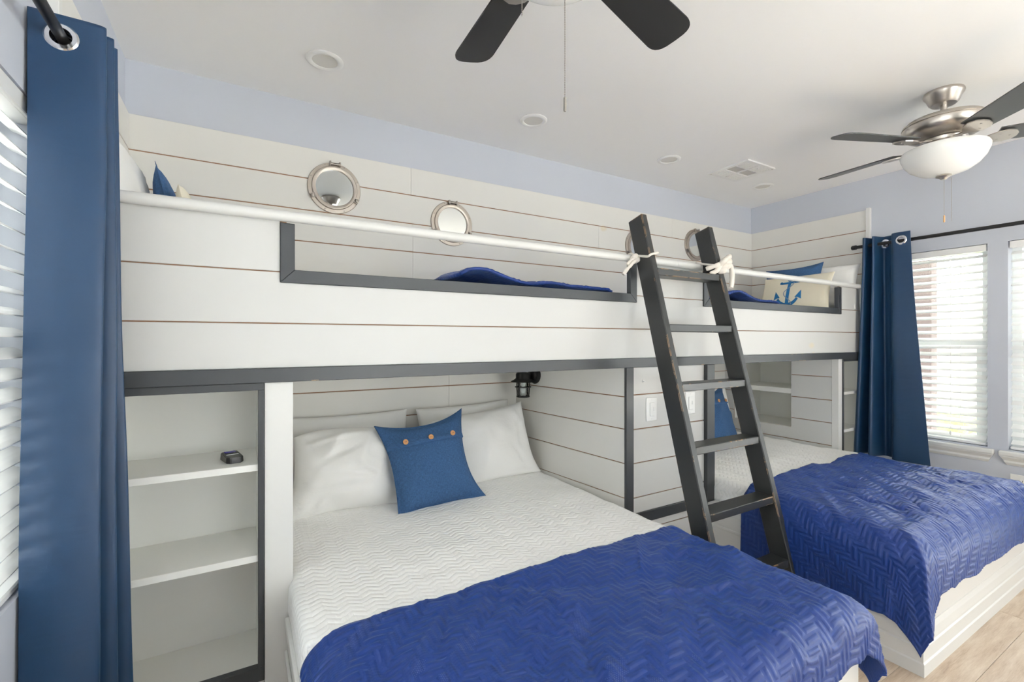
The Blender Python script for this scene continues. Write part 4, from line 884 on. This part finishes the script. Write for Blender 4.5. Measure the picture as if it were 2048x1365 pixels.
def fan(label, x, y_, ang0, bladem, chains, r0=.165, R1=.60, dz=0.0, bdz=0.0):
    t = thing('ceiling_fan', label, 'ceiling fan', (x, y_, CZ))
    M_ = Matrix.Translation((x, y_, dz)); M0 = Matrix.Translation((x, y_, 0))
    lathe('canopy', [(.0003, CZ-.0005), (.078, CZ-.0005), (.081, CZ-.010), (.079, CZ-.018), (.070, CZ-.030), (.060, CZ-.055), (.050, CZ-.066), (.020, CZ-.068), (.0003, CZ-.068)], 'nickel', t, M0, 40)
    lathe('downrod', [(.0135, 2.44+dz), (.0135, CZ-.067)], 'nickel', t, M0, 16)
    lathe('motor_housing', [(.0003, 2.441), (.05, 2.441), (.11, 2.434), (.152, 2.420), (.165, 2.408), (.167, 2.400), (.163, 2.398), (.166, 2.394), (.164, 2.370), (.150, 2.350), (.120, 2.334), (.095, 2.326), (.0003, 2.326)], 'nickel', t, M_, 48)
    lathe('flywheel', [(.0003, 2.325), (.088, 2.325), (.092, 2.318), (.088, 2.306), (.0003, 2.306)], 'nickel', t, M_, 40)
    lathe('switch_housing', [(.0003, 2.305), (.062, 2.305), (.064, 2.280), (.074, 2.272), (.0003, 2.270)], 'nickel', t, M_, 36)
    Mb = Matrix.Translation((x, y_, dz+bdz))
    lathe('glass_bowl', [(.150, 2.276), (.168, 2.272), (.173, 2.262), (.170, 2.245), (.158, 2.215), (.135, 2.185), (.100, 2.160), (.060, 2.146), (.030, 2.141), (.0003, 2.140)], 'white_glass', t, Mb, 48)
    lathe('finial', [(.0003, 2.1398), (.030, 2.140), (.032, 2.134), (.018, 2.128), (.012, 2.120), (.0003, 2.117)], 'nickel', t, Mb, 24)
    for i in range(5):
        a = math.radians(ang0+72*i); Rm = Matrix.Translation((x, y_, 2.312+dz)) @ Matrix.Rotation(a, 4, 'Z')
        # iron arm: curved neck with a flat leaf plate under the blade root
        V = []; F = []
        st = [(.085, .016, -.002), (.115, .013, -.006), (.145, .015, -.012), (.165, .028, -.014), (.190, .042, -.0135), (.225, .047, -.0125), (.255, .036, -.0125), (.268, .012, -.0125)]
        Mp = Rm @ Matrix.Rotation(math.radians(-12), 4, 'X')
        for r_, w_, z in st:
            for yy, zz_ in ((-w_, z), (w_, z), (w_, z-.006), (-w_, z-.006)): V.append((Mp if r_ > .15 else Rm) @ Vector((r_, yy, zz_)))
        for s in range(len(st)-1):
            for e in range(4): F.append((s*4+e, s*4+(e+1) % 4, s*4+4+(e+1) % 4, s*4+4+e))
        F += [(0, 3, 2, 1), tuple(range(len(V)-4, len(V)))]
        o = mesh('blade_iron', V, F, 'nickel', t)
        bm = bmesh.new(); bm.from_mesh(o.data); bmesh.ops.recalc_face_normals(bm, faces=bm.faces); bm.to_mesh(o.data); bm.free()
        # blade outline, rounded tip
        w0, w1 = .056, .072; pts = [(.195, -w0), (R1-.06, -w1)] + [(R1-.06+.06*math.sin(q_)**.8, -w1*math.cos(q_)**.6) for q_ in np.linspace(.15, PI/2-.001, 7)]
        pts = pts+[(p[0], -p[1]) for p in pts[::-1][1:]]
        bm = bmesh.new(); A = [bm.verts.new(Mp @ Vector((p[0], p[1], -.006))) for p in pts]; B = [bm.verts.new(Mp @ Vector((p[0], p[1], -.0005))) for p in pts]
        bm.faces.new(A[::-1]); bm.faces.new(B); m = len(pts)
        for e in range(m): bm.faces.new((A[e], A[(e+1) % m], B[(e+1) % m], B[e]))
        bmesh.ops.recalc_face_normals(bm, faces=bm.faces); bmobj('blade', bm, bladem, t)
        for (rr, yy) in ((.20, .022), (.20, -.022), (.24, 0)): lathe('blade_screw', [(.0003, -.0215), (.004, -.0205), (.0045, -.0187)], 'nickel', o, Mp @ Matrix.Translation((rr, yy, 0)), 8)
    for (cx, cy, zt2, zb, fob) in chains:
        # beaded pull chain: one mesh of beads
        bm = bmesh.new(); z = zt2; nb = max(2, int((zt2-zb)/.0042))
        for q_ in range(nb): bmesh.ops.create_icosphere(bm, subdivisions=1, radius=.0016, matrix=Matrix.Translation((cx, cy, zt2-(zt2-zb)*q_/nb)))
        cyl = bmesh.ops.create_cone(bm, segments=5, radius1=.0006, radius2=.0006, depth=zt2-zb, matrix=Matrix.Translation((cx, cy, (zt2+zb)/2)))
        bmobj('pull_chain', bm, 'nickel_dark', t)
        if fob: lathe('chain_fob', [(.0003, zb+.002), (.0035, zb), (.004, zb-.03), (.003, zb-.034), (.0003, zb-.034)], fob, t, Matrix.Translation((cx, cy, 0)), 10)
fan('nickel ceiling fan with charcoal blades and a long beaded pull chain', .68, .93, 14, 'blade_shaded', [(.695, .925, 2.165, 1.905, 'nickel_dark'), (.60, .975, 2.27, 2.105, None)], R1=.615, dz=.018, bdz=.026)
fan('nickel ceiling fan with white glass bowl hanging near the window wall', 3.085, .914, 13, 'blade_lit', [(3.06, .905, 2.118, 1.93, 'brass'), (3.105, .89, 2.125, 1.905, None)])
# ------------------------------------------------------------------ outside the windows
ob = tag(box('bounce_yard', -40, 60, -40, 40, -1.25, -1.15, 'bounce_ground'), 'yard outside the windows, coloured pale to bounce daylight in', 'yard'); ob['kind'] = 'stuff'  # ground coloured pale to throw light up onto the ceiling
pr = tag(box('shading_porch_roof', XR+.16, 6.45, .22, 7, 2.45, 2.58, 'house_trim'), 'white porch roof out of view, keeping direct sunlight off the bedside windows', 'roof')  # unseen roof, sized to block direct sunlight from the blinds
ps = thing('porch_post', 'brown wooden porch post standing outside the window', 'post', (6.0, 1.93, -1.15))
box('shaft', 5.92, 6.08, 1.85, 2.01, -1.1, 2.449, 'post_brown', ps, .01); box('plinth', 5.88, 6.12, 1.81, 2.05, -1.15, -.98, 'post_brown', ps, .01)
hs = thing('neighbour_house', 'beige house with grey hipped roof seen through the window blinds', 'house', (22, 8, -1.15))
box('wall', 16, 26, 1.0, 15, -1.15, 2.2, 'beige_siding', hs)
V = [(15.5, .5, 2.2), (26.5, .5, 2.2), (26.5, 15.5, 2.2), (15.5, 15.5, 2.2), (20, 5, 4.6), (20, 11, 4.6)]
mesh('roof', V, [(0, 3, 2, 1), (0, 4, 5, 3), (0, 1, 4), (1, 2, 5, 4), (2, 3, 5)], 'roof_grey', hs)
for yy in (3.0, 5.6, 8.2, 11): wd_ = box('window', 15.95, 15.99, yy, yy+.9, .3, 1.6, 'house_trim', hs); box('pane', 15.93, 15.949, yy+.08, yy+.82, .38, 1.52, 'roof_grey', wd_)
box('garage_door', 15.94, 15.99, 6.0, 8.0, -1.15, -.1, 'teal_paint', hs)
def bush(label, x, y_, h, r, seed):
    rs_ = np.random.RandomState(seed); bm = bmesh.new()
    for i in range(9):
        c_ = Vector((x+rs_.uniform(-r, r)*.7, y_+rs_.uniform(-r, r), -1.15+h*rs_.uniform(.35, .75))); bmesh.ops.create_icosphere(bm, subdivisions=2, radius=h*rs_.uniform(.22, .38), matrix=Matrix.Translation(c_))
    for v in bm.verts: v.co += Vector(rs_.uniform(-.05, .05, 3))
    t = thing('shrub', label, 'shrub', (x, y_, -1.15), 'shrubs outside the window'); bmobj('foliage', bm, 'leaf_green', t, True)
    tube('stem', [(x, y_, -1.15), (x, y_, -1.15+h*.4)], .05, 'post_brown', t, 6)
for i, (x, y_, h, r) in enumerate(((9, 2.3, .8, .6), (10.6, 4.0, 1.0, .7), (13, 3.6, 1.3, .9), (11, 2.3, .9, .6), (13.5, 6.0, 1.4, .9), (13.5, 1.2, 1.2, .8))): bush('light green shrub growing in the yard outside', x, y_, h, r, 70+i)
